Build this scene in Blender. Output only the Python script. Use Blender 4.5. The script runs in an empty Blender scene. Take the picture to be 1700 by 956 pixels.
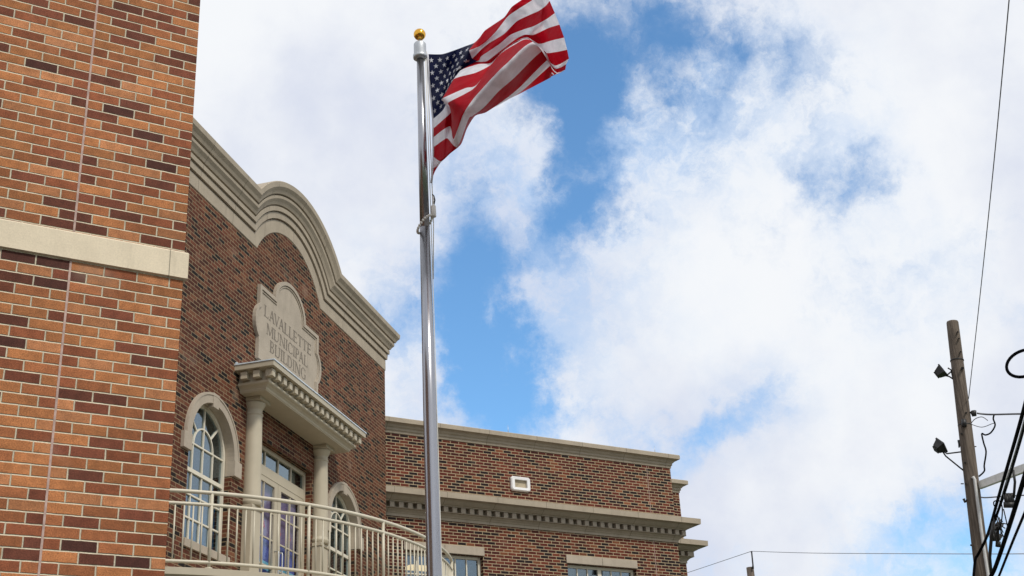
import bpy, bmesh, math, random
from mathutils import Vector, Matrix, noise
random.seed(7)
R = math.radians; PI = math.pi
scene = bpy.context.scene
COL = scene.collection

# ------------------------------------------------------------------ camera
FW = Vector((0.46651751, 0.77971309, 0.41762294))
RT = Vector((0.86839341, -0.49347557, -0.04873145))
UP = Vector((-0.16809017, -0.38539508, 0.9073127))
FPX = 2167.9
EYE = Vector((0, 0, 1.6))
cam_d = bpy.data.cameras.new('camera'); cam = bpy.data.objects.new('camera', cam_d); COL.objects.link(cam)
cam.matrix_world = Matrix(((RT.x, UP.x, -FW.x, EYE.x), (RT.y, UP.y, -FW.y, EYE.y), (RT.z, UP.z, -FW.z, EYE.z), (0, 0, 0, 1)))
cam_d.sensor_width = 36.0; cam_d.lens = 36.0 * FPX / 1700.0
cam_d.clip_start = 0.05; cam_d.clip_end = 4000
scene.camera = cam
scene.render.resolution_x = 1024; scene.render.resolution_y = 576

def ray(x, y):
    return FW * FPX + RT * (x - 850) - UP * (y - 478)
def at(x, y, D):
    r = ray(x, y); r = r / math.hypot(r.x, r.y)
    return EYE + r * D

# ------------------------------------------------------------------ light
SUN_EL, SUN_AZ = 47.0, -80.0      # azimuth of the sun measured from +X towards +Y (degrees)
sd = bpy.data.lights.new('sun', 'SUN'); sun = bpy.data.objects.new('sun', sd); COL.objects.link(sun)
sd.energy = 2.4; sd.angle = R(7); sd.color = (1.0, 0.95, 0.87)
sv = Vector((math.cos(R(SUN_EL)) * math.cos(R(SUN_AZ)), math.cos(R(SUN_EL)) * math.sin(R(SUN_AZ)), math.sin(R(SUN_EL))))
sun.rotation_euler = sv.to_track_quat('Z', 'Y').to_euler()
sun.location = (0, 0, 40)

class NT:
    """small helper for building node trees"""
    def __init__(s, tree): s.t = tree; s.n = tree.nodes; s.l = tree.links
    def new(s, typ, **kw):
        nd = s.n.new(typ)
        for k, v in kw.items(): setattr(nd, k, v)
        return nd
    def _in(s, sock, v):
        if hasattr(v, 'is_output') or isinstance(v, bpy.types.NodeSocket): s.l.new(v, sock)
        else: sock.default_value = v
    def math(s, op, a, b=None, c=None, clamp=False):
        nd = s.new('ShaderNodeMath', operation=op); nd.use_clamp = clamp
        s._in(nd.inputs[0], a)
        if b is not None: s._in(nd.inputs[1], b)
        if c is not None: s._in(nd.inputs[2], c)
        return nd.outputs[0]
    def vmath(s, op, a, b=None):
        nd = s.new('ShaderNodeVectorMath', operation=op)
        s._in(nd.inputs[0], a)
        if b is not None: s._in(nd.inputs[1], b)
        return nd.outputs['Value'] if op in ('DOT_PRODUCT', 'LENGTH') else nd.outputs[0]
    def scale(s, a, f):
        nd = s.new('ShaderNodeVectorMath', operation='SCALE'); s._in(nd.inputs[0], a); s._in(nd.inputs['Scale'], f); return nd.outputs[0]
    def smooth(s, v, a, b, lo=0.0, hi=1.0):
        nd = s.new('ShaderNodeMapRange', interpolation_type='SMOOTHSTEP')
        s._in(nd.inputs[0], v); nd.inputs[1].default_value = a; nd.inputs[2].default_value = b
        nd.inputs[3].default_value = lo; nd.inputs[4].default_value = hi
        return nd.outputs[0]
    def noise(s, vec, scale, detail=4, rough=0.55, col=False, dim='3D'):
        nd = s.new('ShaderNodeTexNoise', noise_dimensions=dim)
        if vec is not None: s.l.new(vec, nd.inputs['Vector'])
        nd.inputs['Scale'].default_value = scale; nd.inputs['Detail'].default_value = detail; nd.inputs['Roughness'].default_value = rough
        return nd.outputs['Color'] if col else nd.outputs['Fac']
    def mix(s, f, a, b, blend='MIX'):
        nd = s.new('ShaderNodeMix', data_type='RGBA', blend_type=blend)
        s._in(nd.inputs[0], f)
        for sock, v in ((nd.inputs[6], a), (nd.inputs[7], b)):
            if isinstance(v, (tuple, list)): sock.default_value = (*v[:3], 1)
            else: s.l.new(v, sock)
        return nd.outputs[2]
    def ramp(s, fac, stops, interp='LINEAR'):
        nd = s.new('ShaderNodeValToRGB'); cr = nd.color_ramp; cr.interpolation = interp
        while len(cr.elements) < len(stops): cr.elements.new(0.5)
        for e, (p, c) in zip(cr.elements, stops): e.position = p; e.color = (*c, 1)
        s.l.new(fac, nd.inputs[0]); return nd.outputs[0]

# ------------------------------------------------------------------ sky: Nishita + clouds laid out by direction
world = bpy.data.worlds.new('World'); scene.world = world; world.use_nodes = True
W = NT(world.node_tree); W.n.clear()
sky = W.new('ShaderNodeTexSky', sky_type='NISHITA'); sky.sun_disc = False
sky.sun_elevation = R(SUN_EL); sky.sun_rotation = R(90 - SUN_AZ)
sky.air_density = 1.0; sky.dust_density = 0.3; sky.ozone_density = 2.5
tc = W.new('ShaderNodeTexCoord'); dirv = W.vmath('NORMALIZE', tc.outputs['Generated'])
warp = W.noise(dirv, 6.5, 9, 0.64, col=True)
wv = W.scale(W.vmath('SUBTRACT', warp, (0.5, 0.5, 0.5)), 0.20)
dw = W.vmath('NORMALIZE', W.vmath('ADD', dirv, wv))
def blob(px, py, rad, amp, prev):
    d = ray(px, py).normalized(); a = rad / FPX
    dist = W.vmath('LENGTH', W.vmath('SUBTRACT', dw, (d.x, d.y, d.z)))
    g = W.smooth(dist, a * 1.35, a * 0.15, 0.0, amp)
    return g if prev is None else W.math('ADD', prev, g)
BLUE = [(950, 150, 95, .85), (998, 265, 80, 1.0), (1012, 335, 55, .95), (930, 310, 45, .5), (895, 185, 65, .8), (1000, 80, 90, .55), (1040, 60, 80, .35),
        (1140, 35, 75, .9), (1165, 90, 60, .75), (1280, 135, 65, .45), (1250, 40, 70, .35), (1090, 150, 70, .3), (1010, 190, 60, .3), (960, 385, 50, .6),
        (794, 405, 75, .55), (850, 465, 75, .6), (785, 470, 70, .5), (940, 440, 45, .4), (838, 545, 70, .9), (812, 600, 60, .85), (850, 655, 75, .9), (800, 695, 70, .6),
        (900, 610, 55, .6), (955, 690, 50, .6), (900, 700, 60, .7), (1120, 715, 55, .85), (1180, 685, 45, .6), (1215, 665, 45, .65), (1290, 648, 50, .85), (1060, 735, 40, .5),
        (1370, 305, 48, .72), (1455, 250, 50, .4), (1415, 275, 40, .35), (1380, 345, 40, .35), (1560, 950, 110, .65), (1680, 925, 90, .7), (1620, 880, 60, .3), (1450, 955, 80, .35),
        (690, 440, 90, .35), (720, 500, 60, .3), (650, 600, 60, .3), (1465, 480, 55, .25), (1195, 190, 60, .3), (1690, 300, 70, .2), (930, 30, 60, .35)]
hole = None
for b in BLUE: hole = blob(b[0], b[1], b[2] * 1.60, b[3] * .78, hole)
for b in [(870, 260, 60, -.5), (730, 610, 70, -.55), (1060, 205, 60, -.35), (925, 510, 60, -.5), (1080, 600, 190, -.35), (430, 80, 330, -.4), (1500, 90, 260, -.45), (1150, 420, 170, -.35), (1450, 760, 220, -.25), (560, 330, 120, -.2)]: hole = blob(*b, hole)
fw_ = W.vmath('ADD', dirv, W.scale(W.vmath('SUBTRACT', W.noise(dirv, 18.0, 8, 0.65, col=True), (0.5, 0.5, 0.5)), 0.06))
n1 = W.noise(fw_, 7.0, 10, 0.60); n2 = W.noise(fw_, 21.0, 10, 0.68)
nn = W.math('ADD', W.math('MULTIPLY', n1, 0.55), W.math('MULTIPLY', n2, 0.45))
dens = W.math('SUBTRACT', W.math('MULTIPLY_ADD', W.math('SUBTRACT', nn, 0.5), 3.6, 0.80), W.math('MULTIPLY', hole, 0.92))
cover = W.smooth(dens, -0.60, 0.84)
shade_n = W.noise(dirv, 4.2, 6, 0.55)
thick = W.smooth(W.math('ADD', W.math('MULTIPLY', shade_n, 0.75), W.math('MULTIPLY', n1, 0.25)), 0.40, 0.64)
ccol = W.mix(thick, (9.2, 9.4, 9.7), (6.9, 7.35, 8.6))
veil = None
for b in [(880, 440, 260, .75), (1080, 110, 210, .7), (1000, 270, 170, .5), (860, 640, 190, .6), (1250, 170, 190, .45), (1400, 300, 120, .45), (1250, 660, 130, .5), (1620, 930, 190, .6), (760, 330, 170, .35), (1500, 480, 160, .25)]: veil = blob(*b, veil)
ccol = W.mix(W.math('MULTIPLY', W.math('MINIMUM', veil, 1.0), W.smooth(n2, 0.62, 0.40, 0.25, 0.80)), ccol, (4.3, 6.1, 8.9))
skc = W.mix(1.0, sky.outputs[0], (1.38, 1.90, 2.08), 'MULTIPLY')
sep = W.new('ShaderNodeSeparateXYZ'); W.l.new(dirv, sep.inputs[0])
up = W.smooth(sep.outputs[2], -0.02, 0.02)
allc = W.mix(W.math('MULTIPLY', cover, up), skc, ccol)
bg = W.new('ShaderNodeBackground'); bg.inputs['Strength'].default_value = 0.10
W.l.new(allc, bg.inputs['Color'])
wo = W.new('ShaderNodeOutputWorld'); W.l.new(bg.outputs[0], wo.inputs[0])

scene.view_settings.view_transform = 'Standard'; scene.view_settings.look = 'None'
scene.view_settings.exposure = 0.0; scene.view_settings.gamma = 1.0
scene.render.engine = 'CYCLES'
scene.cycles.max_bounces = 6

# ------------------------------------------------------------------ materials
def newmat(name):
    m = bpy.data.materials.new(name); m.use_nodes = True
    t = NT(m.node_tree); t.n.clear()
    out = t.new('ShaderNodeOutputMaterial'); p = t.new('ShaderNodeBsdfPrincipled')
    t.l.new(p.outputs[0], out.inputs[0]); return m, t, p, out
def plain(name, col, rough=0.6, metal=0.0, var=0.12, scale=6.0, bump=0.0, bscale=60, spec=0.4, fine=0.0):
    m, t, p, out = newmat(name)
    c = t.new('ShaderNodeTexCoord').outputs['Object']
    n = t.noise(c, scale, 5, 0.6)
    k = t.smooth(n, 0.3, 0.7, 1 - var, 1 + var * 0.6)
    colr = t.mix(1.0, col, t.new_rgb(k) if False else k, 'MULTIPLY')
    if fine:
        k2 = t.smooth(t.noise(c, 120, 3, 0.7), 0.3, 0.7, 1 - fine, 1 + fine)
        colr = t.mix(1.0, colr, k2, 'MULTIPLY')
    t.l.new(colr, p.inputs['Base Color'])
    p.inputs['Roughness'].default_value = rough; p.inputs['Metallic'].default_value = metal
    p.inputs['Specular IOR Level'].default_value = spec
    if bump:
        b = t.new('ShaderNodeBump'); b.inputs['Distance'].default_value = bump; b.inputs['Strength'].default_value = 0.6
        t.l.new(t.noise(c, bscale, 4, 0.6), b.inputs['Height']); t.l.new(b.outputs[0], p.inputs['Normal'])
    return m

def brick_mat(name, L, H, mort, u0, v0, stops, mcol, joint_u=None, wob=0.0012, speck=0.25, mvar=0.15, depth=0.006):
    """running-bond brickwork, one random tone per brick; UV is in metres"""
    m, t, p, out = newmat(name)
    uv = t.new('ShaderNodeUVMap'); uv.uv_map = 'UVMap'
    ob = t.new('ShaderNodeTexCoord').outputs['Object']
    sp = t.new('ShaderNodeSeparateXYZ'); t.l.new(uv.outputs[0], sp.inputs[0])
    wn = t.noise(ob, 22.0, 3, 0.6, col=True); ws = t.new('ShaderNodeSeparateColor'); t.l.new(wn, ws.inputs[0])
    u = t.math('ADD', sp.outputs[0], t.math('MULTIPLY', t.math('SUBTRACT', ws.outputs[0], 0.5), wob * 4))
    v = t.math('ADD', sp.outputs[1], t.math('MULTIPLY', t.math('SUBTRACT', ws.outputs[1], 0.5), wob * 4))
    vv = t.math('DIVIDE', t.math('SUBTRACT', v, v0), H)
    row = t.math('FLOOR', vv); fv = t.math('MULTIPLY', t.math('FRACT', vv), H)
    par = t.math('FLOORED_MODULO', row, 2.0)
    uu = t.math('MULTIPLY_ADD', par, 0.5, t.math('DIVIDE', t.math('SUBTRACT', u, u0), L))
    colm = t.math('FLOOR', uu); fu = t.math('MULTIPLY', t.math('FRACT', uu), L)
    du = t.math('MINIMUM', fu, t.math('SUBTRACT', L, fu)); dv = t.math('MINIMUM', fv, t.math('SUBTRACT', H, fv))
    d = t.math('MINIMUM', du, dv)
    mask = t.smooth(d, mort * 0.5 - 0.0012, mort * 0.5 + 0.0012)        # 1 on brick
    seed = 0.0
    cv = t.new('ShaderNodeCombineXYZ'); t.l.new(colm, cv.inputs[0]); t.l.new(row, cv.inputs[1])
    if joint_u is not None:
        side = t.math('GREATER_THAN', sp.outputs[0], joint_u); t.l.new(side, cv.inputs[2])
    w = t.new('ShaderNodeTexWhiteNoise', noise_dimensions='3D'); t.l.new(cv.outputs[0], w.inputs['Vector'])
    base = t.ramp(w.outputs['Value'], stops, 'CONSTANT')
    wsep = t.new('ShaderNodeSeparateColor'); t.l.new(w.outputs['Color'], wsep.inputs[0])
    base = t.mix(1.0, base, t.smooth(wsep.outputs[1], 0, 1, 0.82, 1.16), 'MULTIPLY')
    base = t.mix(1.0, base, t.smooth(t.noise(ob, 150, 3, 0.75), 0.35, 0.65, 1 - speck, 1 + speck * 0.5), 'MULTIPLY')
    base = t.mix(1.0, base, t.smooth(t.noise(ob, 14, 4, 0.6), 0.3, 0.7, 0.82, 1.14), 'MULTIPLY')
    base = t.mix(1.0, base, t.smooth(t.noise(ob, 0.9, 3, 0.5), 0.3, 0.7, 0.86, 1.10), 'MULTIPLY')
    # fire pits / dark specks
    vor = t.new('ShaderNodeTexVoronoi'); t.l.new(ob, vor.inputs['Vector']); vor.inputs['Scale'].default_value = 95
    pit = t.smooth(vor.outputs['Distance'], 0.08, 0.2)
    base = t.mix(pit, t.mix(0.65, base, (0.02, 0.012, 0.01)), base)
    # pale bloom in soft patches
    bl = t.smooth(t.noise(ob, 1.7, 3, 0.5), 0.60, 0.78, 0.0, 0.30)
    base = t.mix(bl, base, (0.42, 0.30, 0.22))
    mc = t.mix(t.smooth(t.noise(ob, 9, 5, 0.65), 0.3, 0.7), tuple(c * (1 - mvar) for c in mcol), tuple(min(1, c * (1 + mvar)) for c in mcol))
    mc = t.mix(1.0, mc, t.smooth(t.noise(ob, 200, 2, 0.6), 0.3, 0.7, 0.85, 1.08), 'MULTIPLY')
    t.l.new(t.mix(mask, mc, base), p.inputs['Base Color'])
    p.inputs['Roughness'].default_value = 0.85; p.inputs['Specular IOR Level'].default_value = 0.25
    hgt = t.math('MULTIPLY_ADD', t.noise(ob, 130, 3, 0.7), 0.14, t.smooth(d, mort * 0.5 - 0.004, mort * 0.5 + 0.002))
    hgt = t.math('MULTIPLY_ADD', wsep.outputs[2], 0.18, hgt)
    b = t.new('ShaderNodeBump'); b.inputs['Distance'].default_value = depth; b.inputs['Strength'].default_value = 1.0
    t.l.new(hgt, b.inputs['Height']); t.l.new(b.outputs[0], p.inputs['Normal'])
    return m

def stone_mat(name, col, joint=0.0, jw=0.006, rough=0.8, j0=0.0, var=0.1):
    m, t, p, out = newmat(name)
    ob = t.new('ShaderNodeTexCoord').outputs['Object']
    c = t.mix(1.0, col, t.smooth(t.noise(ob, 3.5, 6, 0.65), 0.3, 0.7, 1 - var, 1 + var * 0.5), 'MULTIPLY')
    c = t.mix(1.0, c, t.smooth(t.noise(ob, 90, 3, 0.7), 0.3, 0.7, 0.93, 1.05), 'MULTIPLY')
    st = t.new('ShaderNodeMapping'); st.inputs['Scale'].default_value = (9, 9, 1.2); t.l.new(ob, st.inputs[0])
    c = t.mix(t.smooth(t.noise(st.outputs[0], 1.0, 5, 0.7), 0.50, 0.80, 0, 0.34), c, tuple(x * 0.45 for x in col))
    if joint:
        uv = t.new('ShaderNodeUVMap'); uv.uv_map = 'UVMap'
        sp = t.new('ShaderNodeSeparateXYZ'); t.l.new(uv.outputs[0], sp.inputs[0])
        f = t.math('MULTIPLY', t.math('FRACT', t.math('DIVIDE', t.math('SUBTRACT', sp.outputs[0], j0), joint)), joint)
        k = t.math('LESS_THAN', f, jw)
        c = t.mix(k, c, tuple(x * 0.4 for x in col))
    t.l.new(c, p.inputs['Base Color']); p.inputs['Roughness'].default_value = rough
    p.inputs['Specular IOR Level'].default_value = 0.3
    b = t.new('ShaderNodeBump'); b.inputs['Distance'].default_value = 0.002; b.inputs['Strength'].default_value = 0.5
    t.l.new(t.noise(ob, 70, 4, 0.65), b.inputs['Height']); t.l.new(b.outputs[0], p.inputs['Normal'])
    return m

MJ = 1.338          # vertical movement joint on the tower front
M = {}
M['brick_near'] = brick_mat('near_brick', 0.2005, 0.0677, 0.0092, MJ, 4.97 - 0.0677 * 60, [
    (0.0, (0.42, 0.165, 0.062)), (0.28, (0.36, 0.130, 0.052)), (0.48, (0.46, 0.192, 0.082)), (0.62, (0.27, 0.086, 0.038)),
    (0.78, (0.20, 0.062, 0.033)), (0.90, (0.150, 0.049, 0.029)), (0.965, (0.095, 0.034, 0.024))], (0.64, 0.56, 0.41), joint_u=MJ, speck=0.38)
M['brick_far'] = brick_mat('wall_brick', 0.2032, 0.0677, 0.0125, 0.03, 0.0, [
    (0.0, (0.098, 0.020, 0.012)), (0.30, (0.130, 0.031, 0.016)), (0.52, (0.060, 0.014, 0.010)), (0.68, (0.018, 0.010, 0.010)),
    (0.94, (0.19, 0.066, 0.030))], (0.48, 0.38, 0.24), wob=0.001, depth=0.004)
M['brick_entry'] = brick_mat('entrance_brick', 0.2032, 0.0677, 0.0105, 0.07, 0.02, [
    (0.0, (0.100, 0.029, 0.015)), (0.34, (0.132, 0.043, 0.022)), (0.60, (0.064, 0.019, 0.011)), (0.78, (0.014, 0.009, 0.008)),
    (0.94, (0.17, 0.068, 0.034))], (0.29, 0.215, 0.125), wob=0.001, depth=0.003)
M['stone'] = stone_mat('cast_stone', (0.39, 0.33, 0.25), joint=1.22, jw=0.010)
M['stone_plain'] = stone_mat('cast_stone_plain', (0.41, 0.35, 0.275))
M['stone_band'] = stone_mat('band_stone', (0.70, 0.60, 0.44), joint=1.9, jw=0.006, j0=1.925)
M['carved'] = plain('carved_letters', (0.20, 0.17, 0.135), 0.9)
M['groove'] = plain('shadow_joint', (0.10, 0.085, 0.07), 0.9)
M['cream'] = plain('cream_paint', (0.46, 0.405, 0.30), 0.5, var=0.05, scale=3)
M['sash'] = plain('sash_paint', (0.68, 0.63, 0.51), 0.45, var=0.05)
M['rail'] = plain('rail_paint', (0.58, 0.53, 0.41), 0.4, var=0.06, scale=4)
M['flashing'] = plain('metal_flashing', (0.62, 0.68, 0.72), 0.5, metal=0.1)
M['sealant'] = plain('pink_sealant', (0.45, 0.32, 0.27), 0.8, var=0.25, scale=20)
M['white_plastic'] = plain('white_plastic', (0.80, 0.79, 0.78), 0.4, var=0.04)
M['tan_panel'] = plain('tan_panel', (0.42, 0.35, 0.24), 0.6, var=0.2, scale=8)
M['gold'] = plain('gold_ball', (0.80, 0.42, 0.06), 0.16, metal=1.0, var=0.05)
M['galv'] = plain('galvanised', (0.50, 0.52, 0.54), 0.45, metal=0.7)
M['rope'] = plain('rope', (0.72, 0.70, 0.64), 0.9)
M['plastic_bead'] = plain('bead_plastic', (0.72, 0.68, 0.62), 0.4)
M['black'] = plain('black_cable', (0.004, 0.004, 0.005), 0.9, spec=0.04)
M['dark_metal'] = plain('dark_metal', (0.035, 0.033, 0.032), 0.45, metal=0.3)
M['grey_wire'] = plain('grey_wire', (0.16, 0.16, 0.17), 0.5, metal=0.5)
M['faint_wire'] = plain('faint_wire', (0.30, 0.30, 0.32), 0.6)
M['pvc'] = plain('conduit', (0.55, 0.54, 0.52), 0.5)
M['alu'] = plain('aluminium_arm', (0.78, 0.78, 0.74), 0.45, metal=0.2)
M['asphalt'] = plain('asphalt', (0.05, 0.05, 0.052), 0.9, bump=0.004, var=0.25, scale=2)
M['grass'] = plain('grass', (0.055, 0.085, 0.03), 0.95, var=0.3, scale=3, bump=0.02)
M['paving'] = plain('paving', (0.20, 0.19, 0.175), 0.85, var=0.12, scale=1.5, bump=0.003)
M['room'] = plain('room_wall', (0.16, 0.16, 0.17), 0.8)
M['roof'] = plain('roof_membrane', (0.22, 0.22, 0.22), 0.9)
M['blue_panel'] = plain('blue_reflection', (0.03, 0.25, 0.52), 0.7, var=0.25, scale=2)
M['navy'] = plain('navy_reflection', (0.045, 0.075, 0.36), 0.7, var=0.2, scale=3)
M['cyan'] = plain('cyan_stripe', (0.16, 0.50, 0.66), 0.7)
M['plum'] = plain('plum_reflection', (0.19, 0.15, 0.28), 0.7, var=0.2, scale=3)  # plum, navy and cyan: reflection colours for the door panes
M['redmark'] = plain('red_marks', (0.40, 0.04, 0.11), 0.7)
M['lens'] = plain('flood_glass', (0.05, 0.052, 0.055), 0.12, spec=0.6)

def wood_mat():
    m, t, p, out = newmat('weathered_pole')
    ob = t.new('ShaderNodeTexCoord').outputs['Object']
    mp = t.new('ShaderNodeMapping'); mp.inputs['Scale'].default_value = (28, 28, 1.3); t.l.new(ob, mp.inputs[0])
    g = t.noise(mp.outputs[0], 1.0, 7, 0.7)
    c = t.ramp(g, [(0.28, (0.04, 0.03, 0.024)), (0.5, (0.115, 0.088, 0.066)), (0.72, (0.20, 0.16, 0.125))])
    vo = t.new('ShaderNodeTexVoronoi'); vo.inputs['Scale'].default_value = 2.4; t.l.new(ob, vo.inputs['Vector'])
    c = t.mix(t.smooth(vo.outputs['Distance'], 0.05, 0.10), (0.02, 0.015, 0.012), c)
    t.l.new(c, p.inputs['Base Color']); p.inputs['Roughness'].default_value = 0.9
    b = t.new('ShaderNodeBump'); b.inputs['Distance'].default_value = 0.012; t.l.new(g, b.inputs['Height']); t.l.new(b.outputs[0], p.inputs['Normal'])
    return m
M['wood'] = wood_mat()

def brushed():
    m, t, p, out = newmat('brushed_aluminium')
    ob = t.new('ShaderNodeTexCoord').outputs['Object']
    mp = t.new('ShaderNodeMapping'); mp.inputs['Scale'].default_value = (150, 150, 1.2); t.l.new(ob, mp.inputs[0])
    n = t.noise(mp.outputs[0], 1.0, 5, 0.7)
    t.l.new(t.mix(n, (0.34, 0.34, 0.36), (0.39, 0.39, 0.41)), p.inputs['Base Color'])
    p.inputs['Metallic'].default_value = 0.95
    t.l.new(t.smooth(n, 0.2, 0.8, 0.22, 0.27), p.inputs['Roughness'])
    return m
M['brushed'] = brushed()

def glass_mat(name, tint, refl=0.38):
    m, t, p, out = newmat(name)
    t.n.remove(p)
    tr = t.new('ShaderNodeBsdfTransparent'); tr.inputs[0].default_value = (*tint, 1)
    gl = t.new('ShaderNodeBsdfGlossy'); gl.inputs['Roughness'].default_value = 0.03; gl.inputs[0].default_value = (0.50, 0.60, 0.66, 1)
    lw = t.new('ShaderNodeLayerWeight'); f = t.math('ADD', t.math('POWER', lw.outputs['Facing'], 4.0), refl, clamp=True)
    ob = t.new('ShaderNodeTexCoord').outputs['Object']
    b = t.new('ShaderNodeBump'); b.inputs['Distance'].default_value = 0.01; b.inputs['Strength'].default_value = 0.25
    t.l.new(t.noise(ob, 1.8, 2, 0.5), b.inputs['Height']); t.l.new(b.outputs[0], gl.inputs['Normal'])
    mx = t.new('ShaderNodeMixShader'); t.l.new(f, mx.inputs[0]); t.l.new(tr.outputs[0], mx.inputs[1]); t.l.new(gl.outputs[0], mx.inputs[2])
    t.l.new(mx.outputs[0], out.inputs[0]); return m
M['glass'] = glass_mat('window_glass', (0.75, 0.8, 0.82), 0.24)
M['glass_door'] = glass_mat('door_glass', (0.97, 0.97, 0.98), 0.03)

def emit_mat(name, col, s):
    m, t, p, out = newmat(name)
    p.inputs['Base Color'].default_value = (*col, 1)
    p.inputs['Emission Color'].default_value = (*col, 1); p.inputs['Emission Strength'].default_value = s
    return m
M['lamp'] = emit_mat('lit_ceiling_lamp', (1.0, 0.66, 0.28), 2.2)

def cloth(name, col):
    m, t, p, out = newmat(name)
    ob = t.new('ShaderNodeTexCoord').outputs['Object']
    c = t.mix(1.0, col, t.smooth(t.noise(ob, 9, 4, 0.6), 0.3, 0.7, 0.9, 1.06), 'MULTIPLY')
    t.l.new(c, p.inputs['Base Color']); p.inputs['Roughness'].default_value = 0.55
    p.inputs['Specular IOR Level'].default_value = 0.15
    b = t.new('ShaderNodeBump'); b.inputs['Distance'].default_value = 0.012; b.inputs['Strength'].default_value = 0.7
    mp = t.new('ShaderNodeMapping'); mp.inputs['Scale'].default_value = (4, 4, 11); mp.inputs['Rotation'].default_value = (0.4, 0.7, 0.2); t.l.new(ob, mp.inputs[0])
    t.l.new(t.noise(mp.outputs[0], 1.2, 4, 0.6), b.inputs['Height']); t.l.new(b.outputs[0], p.inputs['Normal'])
    tl = t.new('ShaderNodeBsdfTranslucent'); t.l.new(c, tl.inputs[0])
    mx = t.new('ShaderNodeMixShader'); mx.inputs[0].default_value = 0.38
    t.l.new(p.outputs[0], mx.inputs[1]); t.l.new(tl.outputs[0], mx.inputs[2]); t.l.new(mx.outputs[0], out.inputs[0])
    return m
M['flag_red'] = cloth('flag_red', (0.45, 0.004, 0.014))
M['flag_white'] = cloth('flag_white', (0.84, 0.84, 0.88))
M['flag_blue'] = cloth('flag_blue', (0.007, 0.010, 0.048))

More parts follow.
